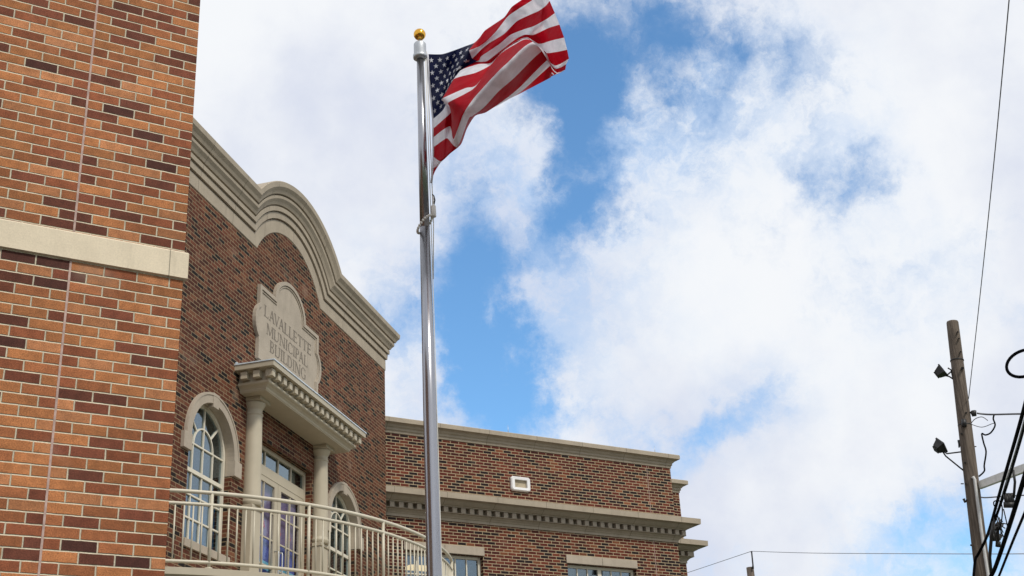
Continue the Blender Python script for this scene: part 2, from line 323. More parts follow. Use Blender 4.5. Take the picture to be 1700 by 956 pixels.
# ------------------------------------------------------------------ mesh helpers
class MB:
    def __init__(s): s.bm = bmesh.new()
    def face(s, pts, mi=0, smooth=False):
        try:
            f = s.bm.faces.new([s.bm.verts.new(p) for p in pts]); f.material_index = mi; f.smooth = smooth; return f
        except ValueError: return None
    def box(s, x0, x1, y0, y1, z0, z1, mi=0, bev=0.0):
        v = [s.bm.verts.new(p) for p in ((x0, y0, z0), (x1, y0, z0), (x1, y1, z0), (x0, y1, z0), (x0, y0, z1), (x1, y0, z1), (x1, y1, z1), (x0, y1, z1))]
        fs = [s.bm.faces.new([v[i] for i in q]) for q in ((0, 1, 5, 4), (1, 2, 6, 5), (2, 3, 7, 6), (3, 0, 4, 7), (4, 5, 6, 7), (3, 2, 1, 0))]
        for f in fs: f.material_index = mi
        if bev:
            bmesh.ops.bevel(s.bm, geom=list({e for f in fs for e in f.edges}), offset=bev, segments=2, affect='EDGES', profile=0.6)
        return s
    def grid(s, rows, closed=False, mi=0, smooth=False, mif=None):
        """rows: list of equally long point lists -> quad strip surface"""
        vr = [[s.bm.verts.new(p) for p in r] for r in rows]
        n = len(rows[0])
        for i in range(len(rows) - 1):
            for j in range(n if closed else n - 1):
                k = (j + 1) % n
                try:
                    f = s.bm.faces.new((vr[i][j], vr[i][k], vr[i + 1][k], vr[i + 1][j])); f.smooth = smooth
                    f.material_index = mif(i, j) if mif else mi
                except ValueError: pass
        return vr
    def prism(s, poly, y0, y1, mi=0):
        """polygon in xz extruded from y0 to y1"""
        n = len(poly)
        a = [s.bm.verts.new((x, y0, z)) for x, z in poly]; b = [s.bm.verts.new((x, y1, z)) for x, z in poly]
        for f in (a, b[::-1]):
            ff = s.bm.faces.new(f); ff.material_index = mi
        for i in range(n):
            ff = s.bm.faces.new((a[i], b[i], b[(i + 1) % n], a[(i + 1) % n])); ff.material_index = mi
        return s
    def plate(s, outer, holes, y0, y1, mi=0):
        tmp = bmesh.new(); edges = []
        for loop in [outer] + holes:
            vs = [tmp.verts.new((x, 0, z)) for x, z in loop]
            for i in range(len(vs)): edges.append(tmp.edges.new((vs[i], vs[(i + 1) % len(vs)])))
        bmesh.ops.triangle_fill(tmp, use_beauty=True, use_dissolve=False, edges=edges, normal=(0, -1, 0))
        for f in tmp.faces:
            ps = [v.co for v in f.verts]
            s.face([(p.x, y0, p.z) for p in ps], mi); s.face([(p.x, y1, p.z) for p in reversed(ps)], mi)
        tmp.free()
        for loop in [outer] + holes:
            n = len(loop)
            for i in range(n):
                (x, z), (x2, z2) = loop[i], loop[(i + 1) % n]
                s.face([(x, y0, z), (x, y1, z), (x2, y1, z2), (x2, y0, z2)], mi)
        return s
    def tube(s, pts, r, n=10, caps=True, mi=0, smooth=True):
        pts = [Vector(p) for p in pts]; rr = r if isinstance(r, (list, tuple)) else [r] * len(pts)
        rows = []; ref = None
        for i, p in enumerate(pts):
            d = (pts[min(i + 1, len(pts) - 1)] - pts[max(i - 1, 0)]).normalized()
            if ref is None: ref = Vector((0, 0, 1)) if abs(d.z) < 0.9 else Vector((1, 0, 0))
            a = ref.cross(d); a = a.normalized() if a.length > 1e-5 else Vector((1, 0, 0)); b = d.cross(a); ref = b
            # keep frame continuous
            rows.append([p + (a * math.cos(2 * PI * k / n) + b * math.sin(2 * PI * k / n)) * rr[i] for k in range(n)])
            ref = d.cross(a)
        vr = s.grid(rows, closed=True, mi=mi, smooth=smooth)
        if caps:
            for row in (vr[0][::-1], vr[-1]):
                f = s.bm.faces.new(row); f.material_index = mi
        return s
    def lathe(s, prof, cx, cy, n=32, mi=0, smooth=True):
        rows = [[(cx + r * math.cos(2 * PI * k / n), cy + r * math.sin(2 * PI * k / n), z) for k in range(n)] for r, z in prof]
        vr = s.grid(rows, closed=True, mi=mi, smooth=smooth)
        for row in (vr[0][::-1], vr[-1]):
            try: s.bm.faces.new(row).material_index = mi
            except ValueError: pass
        return s
    def ribbon(s, pts, w, y0, y1, mi=0, closed=False):
        """rectangular bar of width w following a polyline in xz"""
        n = len(pts); rows = []
        for i, (x, z) in enumerate(pts):
            pa = pts[(i - 1) % n] if (closed or i) else pts[i]; pb = pts[(i + 1) % n] if (closed or i < n - 1) else pts[i]
            d1 = Vector((x - pa[0], z - pa[1])); d2 = Vector((pb[0] - x, pb[1] - z))
            if d1.length < 1e-6: d1 = d2
            if d2.length < 1e-6: d2 = d1
            d1.normalize(); d2.normalize(); nrm = Vector((-(d1.y + d2.y), d1.x + d2.x))
            if nrm.length < 1e-5: nrm = Vector((-d1.y, d1.x))
            nrm.normalize(); k = w / 2 / max(0.35, abs(nrm.dot(Vector((-d1.y, d1.x)))))
            a = (x + nrm.x * k, z + nrm.y * k); b = (x - nrm.x * k, z - nrm.y * k)
            rows.append([(a[0], y0, a[1]), (b[0], y0, b[1]), (b[0], y1, b[1]), (a[0], y1, a[1])])
        if closed: rows.append(rows[0])
        vr = s.grid(rows, closed=True, mi=mi)
        if not closed:
            for row in (vr[0], vr[-1][::-1]): s.bm.faces.new(row).material_index = mi
        return s
    def build(s, name, mats, parent=None, rot=0.0, loc=(0, 0, 0), uvfix=None, weld=True):
        if not isinstance(mats, (list, tuple)): mats = [mats]
        if weld: bmesh.ops.remove_doubles(s.bm, verts=s.bm.verts, dist=0.00005)
        bmesh.ops.recalc_face_normals(s.bm, faces=s.bm.faces)
        uvl = s.bm.loops.layers.uv.new('UVMap')
        for f in s.bm.faces:
            n = f.normal
            for l in f.loops:
                c = l.vert.co
                if abs(n.z) > 0.8: l[uvl].uv = (c.x, c.y)
                else:
                    h = math.hypot(n.x, n.y) or 1; l[uvl].uv = (c.x * -n.y / h + c.y * n.x / h, c.z)
        me = bpy.data.meshes.new(name); s.bm.to_mesh(me); s.bm.free()
        for m in mats: me.materials.append(m)
        o = bpy.data.objects.new(name, me); COL.objects.link(o)
        if parent: o.parent = parent
        o.rotation_euler = (0, 0, rot); o.location = loc
        return o

def tag(o, label=None, cat=None, group=None, kind=None):
    if label: o['label'] = label
    if cat: o['category'] = cat
    if group: o['group'] = group
    if kind: o['kind'] = kind
    return o
def empty(name, loc, rot=0.0):
    o = bpy.data.objects.new(name, None); COL.objects.link(o); o.location = loc; o.rotation_euler = (0, 0, rot); o.empty_display_size = 0.3
    return o

def arc(cx, cz, r, a0, a1, n=24, rz=None):
    rz = rz or r
    return [(cx + r * math.cos(R(a0 + (a1 - a0) * i / n)), cz + rz * math.sin(R(a0 + (a1 - a0) * i / n))) for i in range(n + 1)]

# ================================================================== ground
g = MB(); g.face([(-600, -600, 0), (600, -600, 0), (600, 600, 0), (-600, 600, 0)]); tag(g.build('ground', M['grass']), kind='structure')
g = MB(); g.face([(-40, -6, .004), (60, -6, .004), (60, 4.2, .004), (-40, 4.2, .004)]); tag(g.build('road', M['asphalt']), kind='structure')
g = MB(); g.box(-40, 60, 4.2, 4.35, 0, .13, bev=.01); g.box(-40, 60, 4.35, 6.4, 0, .128); tag(g.build('pavement', M['paving']), kind='structure')
g = MB(); g.face([(2.3, 6.4, .03), (22, 6.4, .03), (22, 24.2, .03), (2.3, 24.2, .03)]); tag(g.build('plaza', M['paving']), kind='structure')

# ================================================================== brick tower (near left)
tower = empty('brick_tower', (-1.5, 7.4, 0))
tag(tower, 'orange and brown brick tower corner close to the camera with one pale stone band', 'brick tower')
TL = (1.5, 0, 0)   # children keep world x; local x = world x + 1.5
XE = 2.024
b = MB(); b.box(-6.0 + 1.5, XE + 1.5, 0, 4.2, 0, 9.6)
for v in b.bm.verts: v.co.x -= 1.5
b.build('wall', M['brick_near'], tower, loc=TL)
b = MB()
pr = [(0.0, 5.176), (0.023, 5.178), (0.023, 5.350), (0.019, 5.357), (0.0, 5.368)]
rows = []
for o_, z_ in pr: rows.append([(-6.0, -o_, z_), (XE + o_, -o_, z_), (XE + o_, 4.2, z_)])
b.grid(rows); b.build('stone_band', M['stone_band'], tower, loc=TL)
b = MB()
for z0, z1 in ((0.2, 5.175), (5.369, 9.55)): b.box(MJ - .0065, MJ + .0065, -.0025, .01, z0, z1)
b.build('movement_joint', M['sealant'], tower, loc=TL)
b = MB(); b.box(-6.1, XE + .1, -.1, 4.3, 9.6, 9.8, bev=.015); b.build('coping', M['stone_band'], tower, loc=TL)

# ================================================================== municipal building
Q = Vector((11.14919, 24.2, 0))
bld = empty('municipal_building', Q)
tag(bld, 'large brown brick municipal hall with curved stone parapet, columned entrance and dentilled cornices', 'building')
A45 = PI / 4
def C(mb, name, mat, parent=None, **k):      # part of the 45 degree entrance front
    return mb.build(name, mat, parent or bld, rot=(A45 if parent is None else 0.0), **k)
WK = 1.022                                     # the wing stands half a metre behind the entrance front
WOFF = (EYE + (Q - EYE) * WK) - Q
def Bp(mb, name, mat, parent=None, **k):
    o = mb.build(name, mat, parent or bld, **k)
    if parent is None: o.scale = (WK, WK, WK); o.location = WOFF
    return o
SC = -4.97; ARZ, ARR, BZ = 11.14, 1.63, 11.97
WX = (-7.66, -2.35)                            # arched windows
DC = -4.94; DHW = 1.12
SP = 7.94
# -- entrance wall (local x along the front, y into the building)
def hump(h):
    dx = math.sqrt(max(0.0, (ARR + h) ** 2 - (BZ + h - ARZ) ** 2)); return dx
def top_outline(h, x0, x1, n=40):
    dx = hump(h); a = math.degrees(math.atan2(BZ + h - ARZ, dx))
    return [(x0, BZ + h)] + arc(SC, ARZ, ARR + h, 180 - a, a, n) + [(x1, BZ + h)]
outer = [(-9.94, 0), (0, 0)] + list(reversed(top_outline(0.80, -9.94, 0)))
holes = []
for wx in WX:
    holes.append([(wx - .69, 6.37), (wx + .69, 6.37), (wx + .69, 7.69), (wx + .76, 7.69), (wx + .76, SP)] + arc(wx, SP, .76, 0, 180, 24)[1:-1] + [(wx - .76, SP), (wx - .76, 7.69), (wx - .69, 7.69)])
holes.append([(DC - DHW, 5.66), (DC + DHW, 5.66), (DC + DHW, 8.62), (DC - DHW, 8.62)])
b = MB(); b.plate(outer, holes, 0.0, 0.30); b.box(-.30, 0, .301, 7.0, 0, 12.75); b.box(-9.94, -9.64, .301, 7.0, 0, 12.75)
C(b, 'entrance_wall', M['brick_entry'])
b = MB(); b.box(-9.6, -.31, .31, 7.0, 12.2, 12.4); C(b, 'roof', M['roof'])
# -- swept parapet cornice
prof = [(0.0, -.01), (.012, 0.0), (.012, .232), (-.018, .233), (-.018, .254), (.045, .255), (.052, .366), (.018, .367), (.018, .388), (.082, .389), (.086, .470), (.05, .471), (.05, .492),
        (.10, .50), (.125, .55), (.165, .60), (.170, .650), (.13, .651), (.13, .674), (.19, .68), (.215, .735), (.262, .795), (.270, .885), (.25, .900), (-.35, .90)]
rows = []
for o_, h in prof:
    pts = top_outline(h, -9.94 - max(o_, 0), max(o_, 0.0) if o_ > -.3 else 0.0, 40)
    rows.append([(x, -o_, z) for x, z in pts])
b = MB(); b.grid(rows); b.box(-9.94, 0, .02, .34, 12.77, 12.861)
# return along the right side
rows = [[(max(o_, -.012) if o_ > -.3 else -.3, (-o_ if o_ > -.3 else .35), BZ + h), (max(o_, -.012) if o_ > -.3 else -.3, 7.0, BZ + h)] for o_, h in prof]
b.grid(rows)
par = C(b, 'parapet_cornice', M['stone'])
# -- arched windows
def arched_window(wx):
    f = MB(); y0, y1 = .115, .175; ro = .685
    out = [(wx - ro + .02, 6.42), (wx - ro + .02, SP)] + arc(wx, SP, ro - .02, 180, 0, 28)[1:-1] + [(wx + ro - .02, SP), (wx + ro - .02, 6.42)]
    f.ribbon(out, .055, y0, y1); f.ribbon([(wx - ro, 6.445), (wx + ro, 6.445)], .05, y0 + .002, y1)
    win = C(f, 'window', M['sash'])
    def bar(pts, w, dy=0.0):
        m = MB(); m.ribbon(pts, w, y0 + .012 + dy, y1 - .012 + dy); return m
    m = MB(); w = .024
    m.ribbon([(wx, 6.46), (wx, SP + .64)], w, y0 + .014, y1 - .014)
    for sx in (-1, 1):
        m.ribbon([(wx + sx * .32, 6.46), (wx + sx * .32, SP)], w, y0 + .014, y1 - .014)
        a = R(90 - sx * 45); m.ribbon([(wx + math.cos(a) * .31, SP + math.sin(a) * .31), (wx + math.cos(a) * .65, SP + math.sin(a) * .65)], w, y0 + .015, y1 - .015)
    m.ribbon(arc(wx, SP, .31, 180, 0, 20), w, y0 + .012, y1 - .012)
    for z in (SP, 7.14, 6.79): m.ribbon([(wx - .65, z), (wx + .65, z)], w, y0 + .010, y1 - .010)
    m.ribbon([(wx - .65, 7.51), (wx + .65, 7.51)], .06, y0 + .004, y1 - .004)
    C(m, 'muntins', M['sash'], win)
    gl = MB(); gl.plate([(wx - .665, 6.44), (wx + .665, 6.44), (wx + .665, SP)] + arc(wx, SP, .665, 0, 180, 24)[1:-1] + [(wx - .665, SP)], [], .150, .156)
    C(gl, 'pane', M['glass'], win)
    s = MB(); s.box(wx - .71, wx + .71, -.035, .22, 6.28, 6.40, bev=.006); C(s, 'sill', M['stone_plain'], win)
    # stone surround: ring + ears
    s = MB()
    ring_o = arc(wx, SP, .862, 0, 180, 32); ring_i = arc(wx, SP, .697, 0, 180, 32)
    s.grid([[(x, -.045, z) for x, z in ring_o], [(x, -.045, z) for x, z in ring_i], [(x, .115, z) for x, z in ring_i]])
    s.grid([[(x, .01, z) for x, z in ring_o], [(x, -.045, z) for x, z in ring_o]])
    s.ribbon(arc(wx, SP, .838, 0, 180, 32), .03, -.056, -.0452)
    s.prism([(wx - .085, SP + .64), (wx + .085, SP + .64), (wx + .105, SP + .868), (wx - .105, SP + .868)], -.052, .05)
    for sx in (-1, 1):
        xa, xb = sorted((wx + sx * .696, wx + sx * .935)); s.box(xa, xb, -.06, .114, 7.69, SP, bev=.005)
    C(s, 'arch_surround', M['stone_plain'], win)
    return win
w1 = arched_window(WX[0]); w2 = arched_window(WX[1])
# -- double door with transom
fy0, fy1 = .13, .20
f = MB(); xL, xR = DC - DHW, DC + DHW
f.ribbon([(xL + .035, 5.66), (xL + .035, 8.585), (xR - .035, 8.585), (xR - .035, 5.66)], .07, fy0, fy1)
f.ribbon([(xL + .07, 8.20), (xR - .07, 8.20)], .17, fy0 + .003, fy1 - .003)
for i in (1, 2, 3): 
    x = xL + .07 + (2 * DHW - .14) * i / 4; f.ribbon([(x, 8.28), (x, 8.55)], .028, fy0 + .012, fy1 - .012)
dfr = C(f, 'door_frame', M['cream'])
gl = MB(); gl.box(xL + .07, xR - .07, fy0 + .035, fy0 + .04, 8.28, 8.55); C(gl, 'transom_pane', M['glass'], dfr)
for sx in (-1, 1):
    d = MB(); xa, xb = (xL + .075, DC - .006) if sx < 0 else (DC + .006, xR - .075)
    y0, y1 = fy0 + .01, fy1 - .01; st = .125
    d.box(xa, xa + st, y0, y1, 5.67, 8.115); d.box(xb - st, xb, y0, y1, 5.67, 8.115)
    d.box(xa + st, xb - st, y0, y1, 8.02, 8.115); d.box(xa + st, xb - st, y0, y1, 5.67, 5.86)
    xm = (xa + xb) / 2; d.box(xm - .013, xm + .013, y0 + .008, y1 - .008, 5.86, 8.02)
    for k in range(1, 5):
        z = 8.02 - .46 * k
        if z > 5.9: d.box(xa + st, xb - st, y0 + .01, y1 - .01, z - .013, z + .013)
    dr = C(d, 'door', M['cream'])
    gl = MB(); gl.box(xa + st, xb - st, y0 + .02, y0 + .026, 5.86, 8.02); C(gl, 'pane', M['glass_door'], dr)
    h = MB(); hx = DC + sx * .075
    h.tube([(hx, y0, 6.93), (hx, y0 - .07, 6.93), (hx, y0 - .075, 6.90), (hx, y0 - .075, 6.53), (hx, y0 - .07, 6.50), (hx, y0, 6.50)], .013, 8)
    C(h, 'handle', M['galv'], dr)
# -- lobby behind the doors and windows
b = MB(); b.box(-9.5, -.4, 2.6, 2.7, 5.5, 9.6); b.box(-9.5, -.4, .31, 2.6, 5.4, 5.5); b.box(-9.5, -.4, .31, 2.6, 9.5, 9.6); b.box(-9.6, -9.5, .31, 2.7, 5.4, 9.6); b.box(-.4, -.31, .31, 2.7, 5.4, 9.6)
C(b, 'lobby', M['room'])
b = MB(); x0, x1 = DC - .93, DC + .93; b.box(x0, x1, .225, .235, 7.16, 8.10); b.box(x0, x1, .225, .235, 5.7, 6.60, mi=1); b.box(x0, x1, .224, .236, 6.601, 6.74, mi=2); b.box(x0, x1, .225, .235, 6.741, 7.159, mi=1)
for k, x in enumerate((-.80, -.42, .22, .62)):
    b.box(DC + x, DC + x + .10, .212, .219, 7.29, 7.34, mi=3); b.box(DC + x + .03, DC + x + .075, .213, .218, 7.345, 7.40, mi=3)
C(b, 'door_reflection_panel', [M['plum'], M['navy'], M['cyan'], M['redmark']])  # added panel, its colours stand in for reflections in the door glass
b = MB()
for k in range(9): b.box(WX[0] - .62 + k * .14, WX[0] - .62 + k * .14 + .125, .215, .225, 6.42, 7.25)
C(b, 'sky_reflection_slats', M['blue_panel'])  # added blue slats, coloured like sky reflected in the lower panes
# -- balcony (curved deck + railing)
RR, RC = 5.57, -5.15; RY = -(2.76 - RR)        # circle centre is (RC, RY) in local coordinates (inside the building)
def rp(a, r=RR): return (RC + r * math.sin(R(a)), RY - r * math.cos(R(a)))
AM = 59.0
b = MB(); N = 64
def arcrow(r, z): return [(*rp(-AM + 2 * AM * i / N, r), z) for i in range(N + 1)]
rows = [[(min(max(x, RC - 4.75), RC + 4.75), 0.0, 5.66) for x, y, z in arcrow(RR + .02, 0)], arcrow(RR + .04, 5.66), arcrow(RR + .07, 5.65), arcrow(RR + .07, 5.56), arcrow(RR + .03, 5.54), arcrow(RR + .03, 5.20), arcrow(RR + .0, 5.17),
        arcrow(RR + .0, 5.06), arcrow(RR - .06, 5.02), [(min(max(x, RC - 4.7), RC + 4.7), 0.0, 5.02) for x, y, z in arcrow(RR, 0)]]
b.grid(rows); balc = C(b, 'balcony', M['cream'])
def railtube(z, r, name):
    m = MB(); m.tube([(*rp(-AM + 2 * AM * i / N), z) for i in range(N + 1)], r, 10); C(m, name, M['rail'], balc)
railtube(6.70, .0275, 'top_rail'); railtube(6.53, .0245, 'middle_rail'); railtube(5.745, .024, 'bottom_rail')
PA = [-48 + 15 * k for k in range(-0, 8)]
k = -57.0
for a in PA:
    m = MB(); x, y = rp(a); m.tube([(x, y, 5.655), (x, y, 6.69)], .024, 10); m.tube([(x, y, 5.655), (x, y, 5.675)], .05, 12)
    C(m, 'post', M['rail'], balc)
bal_mesh = None
a = -58.0
ai = 0
while a <= 58.0:
    if min(abs(a - q) for q in PA) > 0.6:
        x, y = rp(a)
        if bal_mesh is None:
            m = MB(); m.tube([(0, 0, 5.75), (0, 0, 6.52)], .0115, 7); o = C(m, 'baluster', M['rail'], balc, loc=(x, y, 0)); bal_mesh = o.data
        else:
            o = bpy.data.objects.new('baluster', bal_mesh); COL.objects.link(o); o.parent = balc; o.location = (x, y, 0)
    a += 1.25
# -- columns, canopy
CW = 1.38; CY = -.065
for sx in (-1, 1):
    cx = SC - .03 + sx * CW
    m = MB()
    m.lathe([(.160, 7.33), (.160, 7.36), (.172, 7.375), (.172, 7.41), (.158, 7.43), (.155, 7.46), (.150, 8.2), (.138, 8.84), (.138, 8.85), (.152, 8.86), (.152, 8.88), (.138, 8.89),
             (.136, 8.96), (.150, 8.97), (.156, 8.99), (.178, 9.03), (.186, 9.05), (.186, 9.07)], cx, CY, 40)
    m.box(cx - .20, cx + .20, CY - .20, -.003, 9.072, 9.128, bev=.004)
    col = C(m, 'column', M['cream'])
    p = MB(); p.box(cx - .17, cx + .17, -.165, -.003, 5.661, 7.27, bev=.006); p.box(cx - .185, cx + .185, -.185, -.003, 7.271, 7.33, bev=.006); p.box(cx - .185, cx + .185, -.185, -.004, 5.662, 5.82, bev=.006)
    C(p, 'pedestal', M['cream'], col)
cp = [(.40, 9.131), (.445, 9.130), (.455, 9.145), (.462, 9.15), (.47, 9.175), (.50, 9.205), (.535, 9.222), (.548, 9.235), (.552, 9.262), (.52, 9.268), (.52, 9.285), (.51, 9.29), (.51, 9.425), (.60, 9.43), (.60, 9.445), (.685, 9.448), (.69, 9.53), (.67, 9.545)]
def ushape(o_, z): hw = 1.35 + o_; return [(SC - hw, 0, z), (SC - hw, -o_, z), (SC + hw, -o_, z), (SC + hw, 0, z)]
b = MB(); b.grid([ushape(*q) for q in cp]); 
b.face([(SC - 1.75, 0, 9.131), (SC - 1.75, -.40, 9.131), (SC + 1.75, -.40, 9.131), (SC + 1.75, 0, 9.131)])
ent = C(b, 'canopy', M['cream'])
b = MB(); o_ = .67; hw = 1.35 + o_
b.face([(SC - hw, 0, 9.575), (SC - hw, -o_, 9.545), (SC + hw, -o_, 9.545), (SC + hw, 0, 9.575)]); b.ribbon([(SC - hw - .005, 9.57), (SC + hw + .005, 9.57)], .05, -.03, -.002)
b.grid([ushape(.702, 9.532), ushape(.702, 9.552), ushape(.66, 9.556)])
C(b, 'flashing', M['flashing'], ent)
def dent(x0, x1, y0, y1):
    m = MB(); m.box(x0, x1, y0, y1, 9.305, 9.424, bev=.003); C(m, 'dentil', M['cream'], ent)
n = 18
for i in range(n):
    x = SC - 1.90 + 3.80 * i / (n - 1); dent(x - .055, x + .055, -.635, -.511)
for sx in (-1, 1):
    for yy in (-.36, -.14):
        xa, xb = sorted((SC + sx * 1.861, SC + sx * 1.985)); dent(xa, xb, yy - .055, yy + .055)
# -- name plaque
PX = -5.03
def plaque_outline(ins):
    hw, e = 1.265 - ins, .15
    r = lambda s: [(s * hw, 10.34 + ins * .0)] + [(s * (hw + e * math.sin(PI * k / 8) ** .7), 10.34 + .59 * k / 8) for k in range(1, 8)] + [(s * hw, 10.93)]
    right = [(hw, 9.93 + ins)] + r(1) + [(hw, 11.30 - ins)]
    top = [(.66 - ins, 11.30 - ins)] + [((.66 - ins) * math.cos(R(a_)), 11.30 - ins * .5 + (.52 - ins * .5) * math.sin(R(a_))) for a_ in range(9, 180, 9)] + [(-.66 + ins, 11.30 - ins)]
    left = [(-hw, 11.30 - ins)] + list(reversed(r(-1))) + [(-hw, 9.93 + ins)]
    return [(PX + x, z) for x, z in right + top + left]
b = MB(); b.plate(plaque_outline(0), [], -.035, -.002)
b.ribbon(plaque_outline(.035), .07, -.066, -.0352, closed=True)
b.ribbon(plaque_outline(.095), .022, -.050, -.0353, closed=True)
pq = C(b, 'name_plaque', M['stone_plain'])
# serif capitals, drawn as thin slabs
def arcpoly(cx, cz, rx, rz, a0, a1, wt, wn, n=14):
    out = []
    P = lambda a: (math.cos(R(a)), math.sin(R(a)))
    for i in range(n):
        a, c = a0 + (a1 - a0) * i / n, a0 + (a1 - a0) * (i + 1) / n
        w_a = wn + (wt - wn) * abs(P(a)[0]) ** 1.5; w_c = wn + (wt - wn) * abs(P(c)[0]) ** 1.5
        pa, pc = P(a), P(c)
        out.append([(cx + rx * pa[0], cz + rz * pa[1]), (cx + rx * pc[0], cz + rz * pc[1]), (cx + (rx - w_c) * pc[0], cz + (rz - wn) * pc[1]), (cx + (rx - w_a) * pa[0], cz + (rz - wn) * pa[1])])
    return out
TK, TN, SF = .155, .075, .055
def bx(x0, x1, z0, z1): return [(x0, z0), (x1, z0), (x1, z1), (x0, z1)]
def stem(x, w=TK, s0=True, s1=True, e=.075):
    o_ = [bx(x - w / 2, x + w / 2, 0, 1)]
    if s0: o_.append(bx(x - w / 2 - e, x + w / 2 + e, 0, SF))
    if s1: o_.append(bx(x - w / 2 - e, x + w / 2 + e, 1 - SF, 1))
    return o_
def diag(x0, z0, x1, z1, w): return [[(x0 - w / 2, z0), (x0 + w / 2, z0), (x1 + w / 2, z1), (x1 - w / 2, z1)]]
def serif(x, z): return [bx(x - .12, x + .12, z, z + SF) if z == 0 else bx(x - .12, x + .12, z - SF, z)]
GL = {
 'L': (.66, stem(.16) + [bx(.23, .62, 0, .07), bx(.57, .62, .07, .24)]),
 'A': (.86, diag(.14, 0, .42, 1, .08) + diag(.70, 0, .42, 1, .16) + [bx(.25, .60, .33, .40)] + serif(.14, 0) + serif(.70, 0)),
 'V': (.84, diag(.42, 0, .14, 1, .16) + diag(.42, 0, .70, 1, .08) + serif(.14, 1) + serif(.70, 1)),
 'E': (.70, stem(.16) + [bx(.23, .62, 0, .07), bx(.23, .60, .93, 1), bx(.23, .52, .47, .54), bx(.57, .62, .07, .22), bx(.55, .60, .80, .93), bx(.48, .52, .40, .61)]),
 'T': (.74, stem(.37, s1=False) + [bx(.05, .69, .93, 1), bx(.05, .10, .78, .93), bx(.64, .69, .78, .93)]),
 'M': (1.06, stem(.14, .08) + stem(.92, TK) + diag(.53, .06, .18, 1, .15) + diag(.53, .06, .88, 1, .075)),
 'U': (.88, stem(.17, s0=False)[:1] + [bx(.02, .32, 1 - SF, 1), bx(.60, .84, 1 - SF, 1), bx(.68, .76, .3, 1)] + arcpoly(.425, .33, .335, .34, 180, 360, .11, .08)),
 'N': (.92, stem(.14, .08) + stem(.78, .08, s0=False) + diag(.76, 0, .16, 1, .16)),
 'I': (.36, stem(.18)),
 'C': (.82, arcpoly(.45, .5, .41, .51, 48, 312, .15, .065, 22) + [bx(.69, .74, .70, .93), bx(.69, .74, .07, .24)]),
 'P': (.68, stem(.16) + arcpoly(.32, .73, .30, .27, -90, 90, .14, .065) + [bx(.23, .32, .93, 1), bx(.23, .32, .46, .525)]),
 'B': (.70, stem(.16) + arcpoly(.32, .76, .26, .24, -90, 90, .13, .06) + arcpoly(.33, .27, .31, .27, -90, 90, .14, .065) + [bx(.23, .33, .93, 1), bx(.23, .33, .50, .56), bx(.23, .33, 0, .065)]),
 'D': (.84, stem(.16) + arcpoly(.34, .5, .44, .5, -90, 90, .155, .065, 18) + [bx(.23, .34, .93, 1), bx(.23, .34, 0, .065)]),
 'G': (.86, arcpoly(.45, .5, .41, .51, 48, 330, .15, .065, 22) + [bx(.66, .78, .08, .46), bx(.58, .84, .42, .48), bx(.69, .74, .70, .93)]),
}
txt = MB(); cnt = 0
for word, xa, xb, zb, hgt in (('LAVALLETTE', -1.045, 1.0, 10.795, .215), ('MUNICIPAL', -.93, .84, 10.505, .205), ('BUILDING', -.78, .77, 10.225, .215)):
    KN = {'AV': -.17, 'VA': -.17, 'LA': .02, 'PA': -.12, 'AL': -.02}; kern = lambda i: KN.get(word[i:i + 2], 0.0)
    tot = sum(GL[c][0] + kern(i) for i, c in enumerate(word)); kx = (xb - xa) / tot; x = xa
    for ci, c in enumerate(word):
        for poly in GL[c][1]:
            cnt += 1; y = -.0368 - (cnt % 11) * .00022
            txt.face([(PX + x + px * kx, y, zb + pz * hgt) for px, pz in poly])
        x += (GL[c][0] + kern(ci)) * kx
C(txt, 'plaque_lettering', M['carved'], pq, weld=False)

# ---------------------------------------------------------------- right wing (front faces the camera)
WXR = 7.47
WINS = [(.42, 2.25), (4.37, 6.21)]
holes = [[(a_ + .0, 6.1), (c_, 6.1), (c_, 8.065), (a_, 8.065)] for a_, c_ in WINS]
b = MB(); b.plate([(-.75, 0), (WXR, 0), (WXR, 10.80), (-.75, 10.80)], holes, 0, .3)
b.box(WXR - .3, WXR, .301, 1.7, 0, 10.8); b.box(WXR - .3, 8.98, 1.702, 2.0, 0, 10.8); b.box(8.68, 8.98, 2.001, 9, 0, 10.8)
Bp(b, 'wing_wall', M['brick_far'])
b = MB(); b.box(-1.2, WXR - .3, .31, 9, 10.3, 10.45); b.box(WXR - .3, 8.68, 2.0, 9, 10.3, 10.45); Bp(b, 'wing_roof', M['roof'])
def path(o_):   # cornice path around the stepped right end
    return [(-.60, -o_), (WXR + o_, -o_), (WXR + o_, 1.7 - o_), (8.98 + o_, 1.7 - o_), (8.98 + o_, 9)]
tp = [(0, 10.56), (.018, 10.565), (.018, 10.612), (.040, 10.625), (.043, 10.677), (.060, 10.682), (.075, 10.70), (.09, 10.73), (.13, 10.752), (.15, 10.756), (.183, 10.757), (.185, 10.848), (.165, 10.865), (-.30, 10.868), (-.32, 10.80)]
b = MB(); b.grid([[(x, y, z) for x, y in path(o_)] for o_, z in tp]); Bp(b, 'top_cornice', M['stone'])
mp_ = [(0, 8.755), (.018, 8.757), (.018, 8.812), (.035, 8.822), (.05, 8.845), (.085, 8.872), (.10, 8.895), (.155, 8.898), (.155, 8.908), (.02, 8.912), (.02, 9.028), (.165, 9.03), (.172, 9.045), (.21, 9.055), (.26, 9.09), (.285, 9.118), (.30, 9.135), (.415, 9.138), (.42, 9.262), (0.0, 9.30)]
b = MB(); b.grid([[(x, y, z) for x, y in path(o_)] for o_, z in mp_]); mid = Bp(b, 'dentil_cornice', M['stone'])
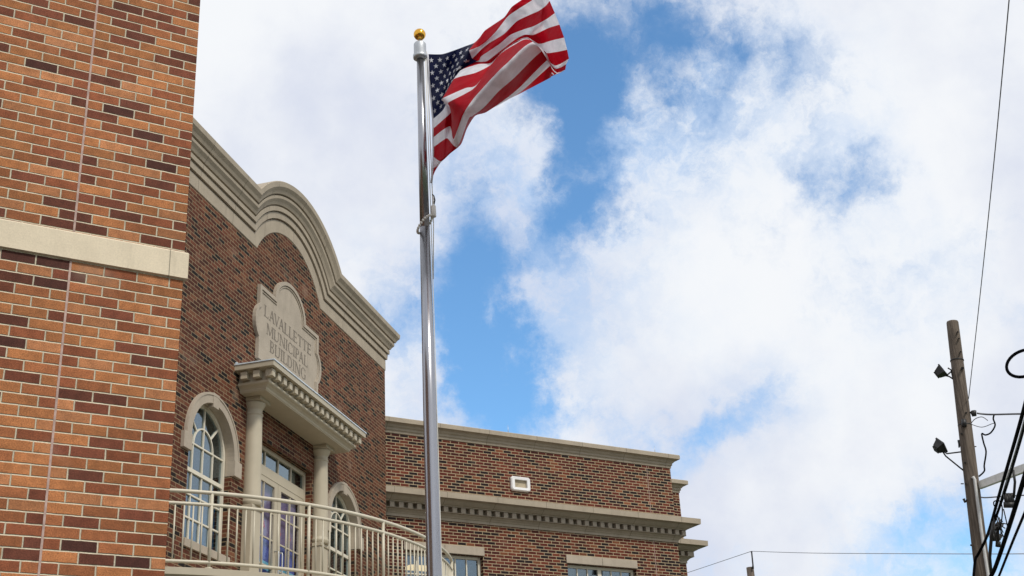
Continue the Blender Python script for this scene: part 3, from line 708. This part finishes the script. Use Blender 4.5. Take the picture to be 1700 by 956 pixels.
def dentil(parent, fn, x0, x1, y0, y1, z0, z1, mat):
    m = MB(); m.box(-(x1 - x0) / 2, (x1 - x0) / 2, -(y1 - y0) / 2, (y1 - y0) / 2, 0, z1 - z0, bev=.003)
    return fn(m, 'dentil', mat, parent, loc=((x0 + x1) / 2, (y0 + y1) / 2, z0))
for i in range(-3, 36):
    x = .07 + i * .2085
    if x < WXR + .01: dentil(mid, Bp, x - .052, x + .052, -.156, -.021, 8.912, 9.022, M['stone_plain'])
dentil(mid, Bp, WXR + .048, WXR + .152, -.152, -.048, 8.9121, 9.0222, M['stone_plain'])
for i in range(6): yy = .12 + i * .2085; dentil(mid, Bp, WXR + .021, WXR + .156, yy - .052, yy + .052, 8.912, 9.022, M['stone_plain'])
for i in range(7): x = WXR + .27 + i * .2085; dentil(mid, Bp, x - .052, x + .052, 1.7 - .156, 1.7 - .021, 8.912, 9.022, M['stone_plain'])
dentil(mid, Bp, 8.98 + .048, 8.98 + .152, 1.7 - .152, 1.7 - .048, 8.9121, 9.0222, M['stone_plain'])
b = MB()
b.box(6.772, 6.784, -.003, .01, 9.302, 10.564); b.box(6.772, 6.784, -.003, .01, 0, 8.754)
Bp(b, 'movement_joint', M['sealant'])
for (a_, c_) in WINS:
    f = MB(); y0, y1 = .12, .18
    f.ribbon([(a_ + .03, 6.12), (a_ + .03, 8.03), (c_ - .03, 8.03), (c_ - .03, 6.12)], .06, y0, y1)
    cm = (a_ + c_) / 2; f.ribbon([(cm, 6.12), (cm, 8.0)], .095, y0 + .003, y1 - .003); f.ribbon([(a_, 6.13), (c_, 6.13)], .06, y0 + .001, y1)
    wn = Bp(f, 'window', M['sash'])
    m = MB()
    for xa, xb in ((a_ + .06, cm - .048), (cm + .048, c_ - .06)):
        for k in (1, 2): x = xa + (xb - xa) * k / 3; m.ribbon([(x, 6.16), (x, 8.0)], .028, y0 + .013, y1 - .013)
        for k in range(1, 5): z = 8.0 - k * .385; m.ribbon([(xa, z), (xb, z)], .028, y0 + .011, y1 - .011)
    Bp(m, 'muntins', M['sash'], wn)
    gl = MB(); gl.box(a_ + .05, c_ - .05, .150, .156, 6.15, 8.01); Bp(gl, 'pane', M['glass'], wn)
    l = MB(); l.box(a_ - .03, cm - .003, -.03, .115, 8.066, 8.245, bev=.006); l.box(cm + .003, c_ + .03, -.03, .115, 8.066, 8.245, bev=.006); Bp(l, 'lintel', M['stone_plain'], wn)
    l = MB(); l.box(a_ - .03, c_ + .03, -.04, .115, 5.98, 6.098, bev=.006); Bp(l, 'sill', M['stone_plain'], wn)
b = MB(); b.box(.05, 7.1, 4.2, 4.3, 5.4, 8.6); b.box(.05, 7.1, .31, 4.2, 5.3, 5.4); b.box(.05, 7.1, .31, 4.2, 8.45, 8.55); b.box(.0, .05, .31, 4.3, 5.3, 8.6); b.box(7.1, 7.16, .31, 4.3, 5.3, 8.6); b.box(3.2, 3.3, .31, 4.2, 5.4, 8.45)
Bp(b, 'office_room', M['room'])
for cx, cy in ((1.1, 1.15), (2.2, 2.8), (5.1, 1.05), (6.1, 1.25), (5.6, 2.9)):
    b = MB(); b.box(cx - .38, cx + .22, cy - .14, cy + .14, 8.38, 8.449); Bp(b, 'ceiling_lamp', M['lamp'])
# wall fitting: rounded white frame with a tan panel
v = MB(); x0, x1, z0, z1 = 3.01, 3.50, 9.575, 9.90
def rrect(x0, x1, z0, z1, r, n=6):
    o_ = []
    for cx, cz, a0 in ((x1 - r, z0 + r, -90), (x1 - r, z1 - r, 0), (x0 + r, z1 - r, 90), (x0 + r, z0 + r, 180)): o_ += arc(cx, cz, r, a0, a0 + 90, n)
    return o_
ro_, ri_ = rrect(x0, x1, z0, z1, .06), rrect(x0 + .085, x1 - .085, z0 + .075, z1 - .07, .01)
rm_ = rrect(x0 + .02, x1 - .02, z0 + .02, z1 - .02, .05)
v.grid([[(x, -.001, z) for x, z in ro_], [(x, -.05, z) for x, z in ro_], [(x, -.075, z) for x, z in rm_], [(x, -.07, z) for x, z in ri_], [(x, -.01, z) for x, z in ri_]], closed=True)
wl = Bp(v, 'wall_vent', M['white_plastic'])
v = MB(); v.box(x0 + .08, x1 - .08, -.012, -.003, z0 + .07, z1 - .065); Bp(v, 'vent_panel', M['tan_panel'], wl)
# lightning rods
for fn, x, y, z, h in ((C, SC + .05, .1, 13.66, .20), (C, -2.0, .1, 12.86, .16), (Bp, 3.0, -.05, 10.86, .22), (Bp, 7.03, -.05, 10.86, .20), (C, -8.2, .1, 12.86, .16)):
    m = MB(); m.tube([(x, y, z), (x, y, z + h)], [.008, .003], 6); m.box(x - .02, x + .02, y - .02, y + .02, z, z + .02); fn(m, 'lightning_rod', M['galv'])
# left wing, mostly behind the tower
lx = -9.94 * math.cos(A45); ly = -9.94 * math.sin(A45)
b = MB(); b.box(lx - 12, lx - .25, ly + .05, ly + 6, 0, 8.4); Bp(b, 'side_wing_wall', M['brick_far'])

# ================================================================== flagpole
PP = Vector((5.5595, 11.0, 0)); 
def pxz(x, y):    # height of the pole axis seen at a photo pixel
    r = ray(x, y); t_ = (11.0) / r.y; return EYE.z + r.z * t_
TOPZ = 10.36
fp = empty('flagpole', PP); tag(fp, 'tall brushed metal flagpole with gold ball standing before the building', 'flagpole')
lean = Vector((-.0035, 0, 1))
def ax(z): return Vector((lean.x * (z - 4.3), 0, z))
m = MB()
zz = [0.0, .2, 5.2, 8.05]; m.tube([ax(z) for z in (0.05, 2.0, 4.3, 6.0, 8.0)], [.088, .082, .0725, .0655, .0540], 32)
m.tube([ax(z) for z in (8.002, 9.2, TOPZ - .16)], [.0525, .0465, .0405], 32)
m.build('shaft', M['brushed'], fp)
m = MB(); m.lathe([(.20, 0.0), (.20, .03), (.13, .10), (.115, .14)], 0, 0, 32); m.build('base_collar', M['galv'], fp)
t = ax(TOPZ)
m = MB(); m.lathe([(.041, TOPZ - .22), (.078, TOPZ - .205), (.080, TOPZ - .165), (.070, TOPZ - .16), (.070, TOPZ - .02), (.062, TOPZ - .005), (.02, TOPZ), (.012, TOPZ + .05)], t.x, 0, 28); m.build('truck', M['galv'], fp)
m = MB(); br = .069; bz = TOPZ + .05 + br
m.lathe([(max(.0005, br * math.cos(R(a_))), bz + br * math.sin(R(a_))) for a_ in range(-88, 91, 8)], t.x, 0, 32); m.build('finial_ball', M['gold'], fp)
HD = math.hypot(PP.x, PP.y)
hx = (RT * .072); hx.z = 0
m = MB(); p0 = ax(TOPZ - .12) + hx; p1 = ax(8.05) + hx * 1.3; m.tube([ax(TOPZ - .09) + hx * .6, p0, ax(9.4) + hx * 1.15, p1, ax(7.4) + hx * 1.02], .006, 6); 
m.tube([ax(TOPZ - .10) + hx * .8, ax(8.6) + hx * .93, ax(5) + hx * 1.0, ax(1.4) + hx * 1.05], .0045, 6)
m.build('halyard', M['rope'], fp)
# beaded retainer ring and counterweight
zr = pxz(705, 372); m = MB(); fwd = -FW.copy(); fwd.z = 0; fwd.normalize(); rt = RT.copy(); rt.z = 0; rt.normalize()
nb = 22
for k in range(nb):
    a_ = 2 * PI * k / nb; off = rt * math.cos(a_) * .078 + fwd * math.sin(a_) * .078; c_ = ax(zr + .085 * math.cos(a_) + .02 * math.sin(a_)) + off
    m.lathe([(max(.001, .0155 * math.cos(R(q))), c_.z + .0155 * math.sin(R(q))) for q in range(-90, 91, 30)], c_.x, c_.y, 8)
m.build('beaded_ring', M['plastic_bead'], fp)
zc = pxz(716, 356); c_ = ax(zc) + rt * .098 + fwd * .02
m = MB(); m.lathe([(.012, zc + .085), (.024, zc + .07), (.027, zc + .065), (.029, zc - .055), (.027, zc - .06), (.014, zc - .06)], c_.x, c_.y, 16); 
m.tube([(c_.x, c_.y, zc + .08), (c_.x, c_.y, zc + .14), ax(zc + .2) + rt * .10], .007, 6); m.build('counterweight', M['plastic_bead'], fp)
m = MB(); 
for q in range(8): pass
m.tube([ax(zc + .10) + rt * .105, ax(zc + .15) + rt * .115, ax(zc + .20) + rt * .105, ax(zc + .22) + rt * .09], .008, 8); m.build('snap_hook', M['dark_metal'], fp)

# ================================================================== flag
FL = [  # s, then 14 (x, y, depth) control points down the cloth (coordinates of a flattened study, see fz)
 (0.0, [(150, 268, 0), None, None, None, None, None, None, (176, 590, 0), (177, 637, 0), (177, 681, 0), (178, 730, 0), (178, 777, 0), (176, 835, 0), (168, 905, 0)]),
 (.12, [(222, 268, 0), None, None, None, None, None, None, (222, 549, 0), (226, 594, 0), (228, 641, 0), (226, 695, 0), (216, 800, 0), (205, 815, .05), (185, 850, .08)]),
 (.25, [(290, 246, 0), None, None, None, None, None, None, (238, 520, .03), (274, 548, .04), (262, 627, .04), (248, 686, .03), (262, 760, 0), (250, 762, .06), (240, 765, .1)]),
 (.33, [(338, 228, 0), None, None, None, None, None, None, (229, 505, 0), (262, 528, -.03), (278, 690, -.05), (296, 730, -.03), (315, 715, .06), (310, 700, .1), (315, 700, .14)]),
 (.40, [(380, 212, 0), (354, 250, -.03), (370, 290, -.02), (398, 303, .02), (372, 312, .03), (310, 350, 0), (278, 392, -.02), (222, 488, -.03), (252, 508, -.05), (322, 575, -.08), (352, 590, -.05), (345, 635, .05), (325, 680, .10), (318, 690, .15)]),
 (.46, [(405, 188, 0), (400, 232, -.02), (415, 245, -.02), (412, 282, 0), (420, 306, .02), (400, 318, 0), (388, 360, -.02), (335, 437, -.03), (338, 463, -.06), (348, 528, -.10), (372, 575, -.08), (385, 574, .02), (370, 575, .08), (360, 575, .12)]),
 (.50, [(432, 152, 0), (436, 208, -.02), (454, 214, -.01), (430, 268, 0), (448, 300, .02), (464, 311, .04), (461, 322, .03), (392, 420, -.03), (388, 428, -.07), (385, 478, -.10), (428, 533, -.08), (440, 556, -.02), (440, 552, .06), (430, 550, .10)]),
 (.56, [(475, 122, 0), (488, 156, -.02), (528, 168, -.01), (505, 218, 0), (526, 240, .02), (526, 247, .07), (518, 256, .09), (508, 268, .05), (498, 278, -.04), (470, 384, -.10), (502, 452, -.08), (528, 496, -.04), (542, 497, .0), (525, 504, .06)]),
 (.62, [(530, 84, 0), (546, 82, -.01), (590, 106, 0), (560, 172, 0), (585, 194, .02), (592, 202, .07), (590, 205, .09), (586, 212, .05), (578, 222, -.04), (532, 322, -.10), (574, 390, -.08), (602, 436, -.05), (618, 450, -.02), (610, 462, .03)]),
 (.70, [(566, 34, 0), (596, 46, 0), (650, 76, 0), (624, 146, 0), (630, 172, .0), (642, 184, .03), (648, 189, .04), (650, 192, .02), (654, 196, -.04), (670, 208, -.10), (722, 250, -.09), (742, 298, -.07), (768, 316, -.04), (752, 388, -.02)]),
 (.78, [(616, -2, 0), (662, 4, 0), (700, 54, 0), (678, 128, 0), (676, 172, .03), (702, 217, .05), (726, 260, .06), (766, 317, .06), (772, 333, .06), (778, 350, .08), (765, 340, .12), (755, 345, .16), (755, 355, .2), (760, 380, .22)]),
 (.90, [(680, -60, 0), (715, -35, 0), (735, 28, 0), (742, 92, .02), (750, 138, .03), (765, 200, .04), (785, 258, .05), (802, 319, .05), (805, 335, .05), (802, 358, .06), (790, 365, .12), (780, 370, .16), (775, 372, .2), (770, 375, .25)]),
 (1.0, [(725, -85, 0), (742, -45, 0), (754, 4, 0), (780, 64, 0), (803, 122, 0), (826, 186, 0), (841, 246, 0), (850, 290, 0), (836, 318, 0), (832, 345, .02), (812, 358, .08), (795, 364, .12), (785, 366, .16), (775, 370, .2)])]
for s_, row in FL:
    for k in range(1, 7):
        if row[k] is None:
            f_ = k / 7; a_, c_ = row[0], row[7]; row[k] = tuple(a_[i] + (c_[i] - a_[i]) * f_ for i in range(3))
            row[k] = (row[k][0] + 8 * math.sin(f_ * PI) * (1 if s_ else -.3), row[k][1], row[k][2])
def cr(p0, p1, p2, p3, t):
    return tuple(0.5 * ((2 * b_) + (-a_ + c_) * t + (2 * a_ - 5 * b_ + 4 * c_ - d_) * t * t + (-a_ + 3 * b_ - 3 * c_ + d_) * t ** 3) for a_, b_, c_, d_ in zip(p0, p1, p2, p3))
def flag_pt(s, t):
    t = min(max(t, 0), 13); k = min(int(t), 12); f_ = t - k
    def col(i):
        r = FL[i][1]; a_, c_ = r[k], r[k + 1]; return tuple(a_[q] + (c_[q] - a_[q]) * f_ for q in range(3))
    i = 0
    while i < len(FL) - 2 and s > FL[i + 1][0]: i += 1
    u = (s - FL[i][0]) / (FL[i + 1][0] - FL[i][0])
    ps = [col(max(i - 1, 0)), col(i), col(i + 1), col(min(i + 2, len(FL) - 1))]
    lin = tuple(a_ + (c_ - a_) * u for a_, c_ in zip(ps[1], ps[2])); cv = cr(*ps, u)
    x, y, d = tuple(.35 * a_ + .65 * c_ for a_, c_ in zip(lin, cv))
    rip = .034 * math.sin(9.0 * s * PI + t * .75) * min(1, s * 6) + .016 * math.sin(21 * s + t * 1.7 + 1) + .007 * math.sin(47 * s - t * 1.1)
    nz = noise.fractal(Vector((s * 9 + t * .25, t * .55 - s * 3, 1.7)), 0.9, 2.1, 4) * .030 * min(1, .15 + s * 5)
    cr_ = (abs(math.sin(s * 13 + t * .42 + .8 * math.sin(t * .9))) ** .6) * .030 * min(1, s * 4)
    wgt = max(0.0, min(1.0, (s - .30) / .12)) * max(0.0, min(1.0, (.86 - s) / .12))
    rip += nz + cr_ + wgt * .17 * max(0.0, t - 9.2) ** .9 - wgt * .05 * max(0.0, min(t, 9.2) - 4.5)
    D = HD - .02 - 1.35 * s + d * 2.6 + rip
    return at(660 + x * .33482, y * .33482, D)
SN, TNN = 150, 8
fl = MB(); rows = []
org = at(711, 90, HD)
for i in range(SN + 1):
    s_ = i / SN
    rows.append([flag_pt(s_, j / TNN) - org for j in range(13 * TNN + 1)])
def fmi(i, j):
    st = j // TNN
    if (i + .5) / SN < .4 and st < 7: return 2
    return 0 if st % 2 == 0 else 1
fl.grid(rows, mif=fmi, smooth=True)
# stars, sewn just proud of both faces of the canton
def canton_frame(s, t):
    p = flag_pt(s, t) - org; du = flag_pt(s + .004, t) - org - p; dv = flag_pt(s, t + .03) - org - p
    return p, du / .004, dv / .03
for r_ in range(9):
    n_ = 6 if r_ % 2 == 0 else 5
    for q in range(n_):
        cs = (q * 2 + 1 + (r_ % 2)) / 12 * .4; ct = (r_ + 1) / 10 * 7
        p, du, dv = canton_frame(cs, ct); nr = du.cross(dv).normalized()
        for sg in (-1, 1):
            pts = []
            for k in range(10):
                rad = (1.0 if k % 2 == 0 else .42); an = PI / 2 + k * PI / 5
                pts.append(p + du * (math.cos(an) * rad * .020) - dv * (math.sin(an) * rad * .31) + nr * sg * .005)
            c0 = p + nr * sg * .006
            for k in range(10): fl.face([c0, pts[k], pts[(k + 1) % 10]], 1)
flag = fl.build('flag', [M['flag_red'], M['flag_white'], M['flag_blue']], loc=org, weld=False)
tag(flag, 'rippling American flag with red and white stripes and white stars, flying from the flagpole', 'flag')
hb = MB(); hb.tube([rows[0][j] * 1.0 for j in range(0, 13 * TNN + 1, 8)], .012, 6); 
hb.build('hoist_tape', M['flag_white'], flag)

# ================================================================== utility pole (right)
UD = 28.0
T = at(1581, 534, UD); Bt = at(1632, 956, UD); dirp = (T - Bt) / (T.z - Bt.z)
base = T - dirp * T.z
up_ = empty('utility_pole', base); tag(up_, 'weathered wooden utility pole at the right edge with cables and conduit', 'utility pole')
def loc(p): return p - base
def polex(z): return T - dirp * (T.z - z)
m = MB(); zs = [0, 3, 6, 8, 10, 11, 12, T.z - .03, T.z]
m.tube([loc(polex(z)) for z in zs], [.185, .172, .158, .15, .141, .135, .13, .126, .118], 28); m.build('shaft', M['wood'], up_)
def pz(y): return T.z + (Bt.z - T.z) * (y - 534) / (956 - 534)
for y_ in (603, 714, 790):
    m = MB(); z = pz(y_); m.tube([loc(polex(z - .012)), loc(polex(z + .012))], .144 + .0, 24); m.build('metal_band', M['dark_metal'], up_)
UD2 = UD - .17
m = MB(); m.tube([loc(at(x, y, UD2)) for x, y in ((1614, 794), (1616, 792), (1618, 796), (1629, 880), (1641, 960), (1680, 1260))], .032, 8); m.build('conduit', M['pvc'], up_)
def bit(name, pts, r):
    m = MB(); m.tube([loc(at(*p)) for p in pts], r, 8); m.build(name, M['dark_metal'], up_)
for x, y in ((1590, 551), (1592, 562), (1595, 584), (1604, 685), (1596, 720), (1602, 768), (1603, 803), (1612, 905), (1605, 830)): bit('bolt', [(x, y, UD - .18), (x, y, UD - .11)], .020)
for x, y in ((1598, 611),): bit('bolt', [(x, y, UD - .2), (x, y, UD - .1)], .032)
bit('step', [(1600, 803, UD), (1595, 803, UD)], .012); bit('step', [(1606, 830, UD), (1602, 833, UD), (1600, 828, UD)], .03); bit('step', [(1612, 742, UD), (1621, 741, UD)], .012)
bit('bracket_plate', [(1600, 696, UD - .17), (1601, 708, UD - .17)], .05)
m = MB(); p_ = [loc(at(x, y, UD - .05)) for x, y in ((1608, 686), (1613, 684), (1621, 683), (1621, 689), (1613, 690))]
m.tube([p_[0], p_[1]], .02, 6); m.tube([loc(at(1612, 683, UD - .05)), loc(at(1616, 686, UD - .05)), loc(at(1621, 686, UD - .05))], [.03, .075, .06], 10); m.build('insulator', M['dark_metal'], up_)
m = MB(); m.tube([loc(at(x, y, UD)) for x, y in ((1592, 743), (1593, 737), (1593, 731))], [.012, .03, .045], 8); m.tube([loc(at(1590, 733, UD)), loc(at(1597, 733, UD))], .03, 8); m.build('photocell', M['dark_metal'], up_)
# floodlights
def flood(px, py, w, h, tilt, label, arms):
    c_ = at(px, py, UD - .15); r = empty('floodlight', c_); tag(r, label, 'floodlight', 'floodlights on the utility pole')
    ppm = FPX / (at(px, py, UD) - EYE).length
    W_, H_ = w * 1.03 / ppm, h * 1.03 / ppm
    m = MB(); D_ = W_ * .55
    # tapered housing: lens face in front, finned back
    f_ = [(-W_ / 2, -D_ / 2, -H_ / 2), (W_ / 2, -D_ / 2, -H_ / 2), (W_ / 2, -D_ / 2, H_ / 2), (-W_ / 2, -D_ / 2, H_ / 2)]
    k_ = .62; bk = [(x * k_, D_ / 2, z * k_) for x, y, z in f_]
    fl_ = [(x * 1.08, -D_ / 2 + .02, z * 1.08) for x, y, z in f_]; ff = [(x * 1.08, -D_ / 2 - .015, z * 1.08) for x, y, z in f_]; fi = [(x * .88, -D_ / 2 - .015, z * .88) for x, y, z in f_]
    m.grid([bk, f_, fl_, ff, fi], closed=True); m.face(bk); 
    for q in range(5): zq = H_ * (-.25 + .125 * q); m.box(-W_ * .28, W_ * .28, D_ / 2 - .01, D_ / 2 + .035, zq - .006, zq + .006)
    hs = m.build('housing', M['dark_metal'], r); ln = MB(); ln.box(-W_ * .45, W_ * .45, -D_ / 2 - .013, -D_ / 2 - .006, -H_ * .45, H_ * .45); l_ = ln.build('lens', M['lens'], r)
    for o in (hs, l_): o.rotation_euler = tilt
    a_ = MB()
    for seg in arms: a_.tube([at(x, y, UD - .1 + (0.08 if k else 0)) - c_ for k, (x, y) in enumerate(seg)], .016 if len(seg) < 4 else .02, 8)
    a_.build('bracket', M['dark_metal'], r)
flood(1561, 618, 20, 14, (R(-25), R(4), R(28)), 'black floodlight on the upper left side of the utility pole', [[(1570, 619), (1573, 622), (1580, 616)], [(1568, 623), (1576, 625), (1582, 629)], [(1574, 611), (1579, 614), (1582, 628)]])
flood(1559, 742, 19, 16, (R(-38), R(28), R(30)), 'black tilted floodlight on an angled arm lower down the utility pole', [[(1568, 750), (1572, 753), (1596, 750)], [(1566, 751), (1570, 757), (1602, 783)]])
# ---- cables
def cable(name, pts, r, mat, label, group=None, cat='cable', n=8, sag=True):
    P = [at(*p) for p in pts]; o_ = P[0].copy()
    if sag and len(P) > 2:
        Q_ = []
        for i in range(len(P) - 1):
            a_, b_, c_, d_ = P[max(i - 1, 0)], P[i], P[i + 1], P[min(i + 2, len(P) - 1)]
            for k in range(6): Q_.append(Vector(cr(a_, b_, c_, d_, k / 6)))
        Q_.append(P[-1]); P = Q_
    if name in ('trunk_cable', 'overhead_wire', 'messenger_wire'):   # carry on past the picture's edge to the next pole
        d_ = (P[-1] - P[-2]).normalized()
        for q in range(1, 9): P.append(P[-1] + Vector((d_.x, d_.y, d_.z * max(0.0, 1 - q * .16))) * 2.5)
    m = MB(); m.tube([p - o_ for p in P], r, n); o = m.build(name, mat, loc=o_); tag(o, label, cat, group); return o
cable('overhead_wire', [(1608, 662, UD - .1), (1626, 500, 24), (1650, 270, 19), (1678, -30, 15)], .0085, M['grey_wire'], 'thin grey wire rising steeply from the utility pole to the top of the picture', 'wires at the utility pole', 'wire')
cable('service_wire', [(1622, 686, UD), (1645, 688, 28), (1697, 687, 27.5), (1760, 688, 27)], .020, M['grey_wire'], 'short level wire leading right from the insulator on the utility pole', 'wires at the utility pole', 'wire')
cable('drop_wire', [(1651, 687, UD), (1649, 695, UD), (1652, 706, UD), (1645, 718, UD), (1636, 722, UD), (1630, 720, UD), (1633, 735, UD), (1637, 750, UD), (1634, 772, UD), (1634, 782, UD), (1625, 791, UD)], .017, M['black'], 'looping black drop wire hanging down beside the utility pole', 'wires at the utility pole', 'wire')
cable('drop_wire', [(1610, 706, UD), (1618, 696, UD), (1630, 692, UD), (1640, 698, UD)], .009, M['grey_wire'], 'thin arched wire just right of the utility pole under the insulator', 'wires at the utility pole', 'wire')
cable('drop_wire', [(1612, 704, UD), (1630, 709, UD), (1648, 703, UD), (1652, 704, UD)], .008, M['grey_wire'], 'thin sagging wire just below the arched one beside the utility pole', 'wires at the utility pole', 'wire')
CG = 'black cables at the right edge'
cable('trunk_cable', [(1615, 975, UD - 1.), (1619, 930, UD - 1.), (1624, 920, UD - 1), (1640, 886, 26), (1662, 810, 22), (1694, 700, 18), (1720, 600, 15)], .027, M['black'], 'thick black cable tied to the utility pole and rising to the right edge', CG)
cable('trunk_cable', [(1640, 890, 26), (1652, 860, 24.5), (1676, 790, 21), (1703, 690, 17.5), (1735, 560, 14)], .016, M['black'], 'black cable bundled just right of the thickest one', CG)
cable('trunk_cable', [(1643, 960, 25), (1653, 940, 24.5), (1676, 872, 22), (1706, 775, 19), (1735, 680, 16)], .036, M['black'], 'heavy black cable crossing the lower right corner, separate from the bundle', CG)
cable('trunk_cable', [(1657, 960, 25), (1682, 897, 22), (1712, 825, 19.5), (1740, 750, 17)], .021, M['black'], 'rightmost black cable in the lower right corner', CG)
cable('messenger_wire', [(1634, 905, UD - .6), (1650, 865, 25), (1670, 800, 21.5), (1696, 712, 18), (1722, 610, 15)], .008, M['galv'], 'thin silvery wire running up along the thick cable bundle', CG, 'wire')
cable('trunk_cable', [(1646, 884, 26), (1657, 852, 24), (1672, 808, 21.6), (1694, 735, 18.5), (1716, 655, 16), (1735, 590, 14)], .011, M['black'], 'thinnest black cable on the right side of the bundle', CG)
cable('spliced_wire', [(1655, 845, 22.4), (1650, 838, 22.4), (1651, 832, 22.4), (1660, 832, 22.3), (1664, 845, 22.3), (1662, 868, 22.6), (1655, 885, 23)], .010, M['black'], 'small hooked black wire left of the splice box', CG, 'wire')
cable('spliced_wire', [(1666, 845, 22.3), (1670, 862, 22.4), (1673, 880, 22.4), (1668, 893, 22.6), (1661, 880, 22.8)], .009, M['black'], 'thin black wire drooping below the splice box', CG, 'wire')
m = MB(); P = [at(1701 + 30 * math.cos(R(a_)) , 603 + 22 * math.sin(R(a_)) - 6 * math.cos(R(a_)), 17.5) for a_ in range(0, 360, 12)]
o_ = P[0].copy(); m = MB(); m.tube([p - o_ for p in P] + [P[0] - o_], .021, 8); m.tube([P[0] - o_, at(1722, 612, 15.3) - o_], .012, 6)
tag(m.build('cable_loop', M['black'], loc=o_), 'oval loop of slack black cable at the right edge above the bundle', 'cable loop')
m = MB(); ks = at(1674, 833, 22.2); sz = .075
for k in range(5):
    q = at(1670 + k * 2.6, 828 + (k % 2) * 3, 22.2) - ks; m.tube([q + Vector((0, 0, .09)), q - Vector((0, 0, .07))], .032, 8)
m.tube([at(1666, 838, 22.2) - ks, at(1684, 838, 22.2) - ks], .05, 8); m.tube([at(1683, 826, 22.2) - ks, at(1685, 800, 22) - ks, at(1682, 780, 22) - ks], .022, 8)
tag(m.build('splice_box', M['dark_metal'], loc=ks), 'black splice box hanging under the cable bundle', 'splice box')
m = MB(); ks = at(1652, 885, 24.5)
random.seed(3)
for k in range(9):
    q = at(1645 + random.random() * 14, 870 + random.random() * 30, 24.5 + random.random() * .3) - ks; q2 = q + Vector((random.uniform(-.12, .12), random.uniform(-.1, .1), random.uniform(-.14, .14)))
    m.tube([q, q2], .03 + random.random() * .02, 7)
for k in range(6):
    a_, c_ = (1650 + k * 3, 850 + k * 3), (1655 + k * 3.4, 905 - k * 7)
    m.tube([at(*a_, 24.3) - ks, at(a_[0] + 6 * math.sin(k), (a_[1] + c_[1]) / 2, 24.3) - ks, at(*c_, 24.4) - ks], .011, 6)
m.tube([at(1650, 866, 24.5) - ks, at(1646, 890, 24.5) - ks, at(1643, 925, 25) - ks, at(1646, 958, 25.4) - ks], .03, 8)
tag(m.build('cable_clamps', M['dark_metal'], loc=ks), 'tangle of clamps and small wires between the cables beside the utility pole', 'cable clamp')
m = MB(); a_ = at(1625, 806, UD); c_ = at(1712, 773, 26.5); d = (c_ - a_)
w_ = Vector((0, 0, .075)); s_ = Vector((0, 0, 0)) + d.cross(Vector((0, 0, 1))).normalized() * .05
rows = [[-w_ - s_, -w_ + s_, w_ + s_, w_ - s_], [d - w_ - s_, d - w_ + s_, d + w_ + s_, d + w_ - s_]]
m.grid(rows, closed=True); m.face(rows[0]); m.face(rows[1]); lamp_arm = m.build('lamp_arm', M['alu'], loc=a_); lamp_arm.name = 'street_lamp_arm'
tag(lamp_arm, 'pale metal beam reaching right from the utility pole behind the cables', 'metal arm')
cable('guy_wire', [(1627, 825, UD), (1637, 826, UD), (1665, 824, UD), (1720, 821, UD)], .014, M['grey_wire'], 'thin wire leading right from the utility pole just below the pale beam', 'wires at the utility pole', 'wire')
# ---- distant pole and its wire
D2 = 60.0
b2 = at(1245, 942, D2); bs = Vector((b2.x, b2.y, 0)); fpz = empty('utility_pole', bs); tag(fpz, 'small distant wooden pole top with a thin black insulator pin right of the building', 'utility pole')
m = MB(); q = b2 - bs; m.tube([(0, 0, 0), (0, 0, q.z)], [.2, .165], 16); m.build('shaft', M['wood'], fpz)
m = MB(); m.tube([at(1250, 944, D2 - .2) - bs, at(1250, 938, D2 - .2) - bs, at(1248, 918, D2 - .2) - bs, at(1247.5, 915, D2 - .2) - bs], [.05, .035, .032, .045], 8); m.build('insulator_pin', M['dark_metal'], fpz)
cable('distant_wire', [(1720, 919, 40), (1640, 919.5, 43), (1500, 919, 50), (1350, 918, 56), (1247.5, 915, D2 - .2)], .013, M['faint_wire'], 'thin level wire running from the distant pole across the lower right sky', 'wires of the distant pole', 'wire')
cable('distant_wire', [(1247.5, 915, D2 - .2), (1200, 931, 62), (1140, 951, 66), (1080, 970, 70)], .014, M['faint_wire'], 'thin wire sloping from the distant pole down behind the building', 'wires of the distant pole', 'wire')
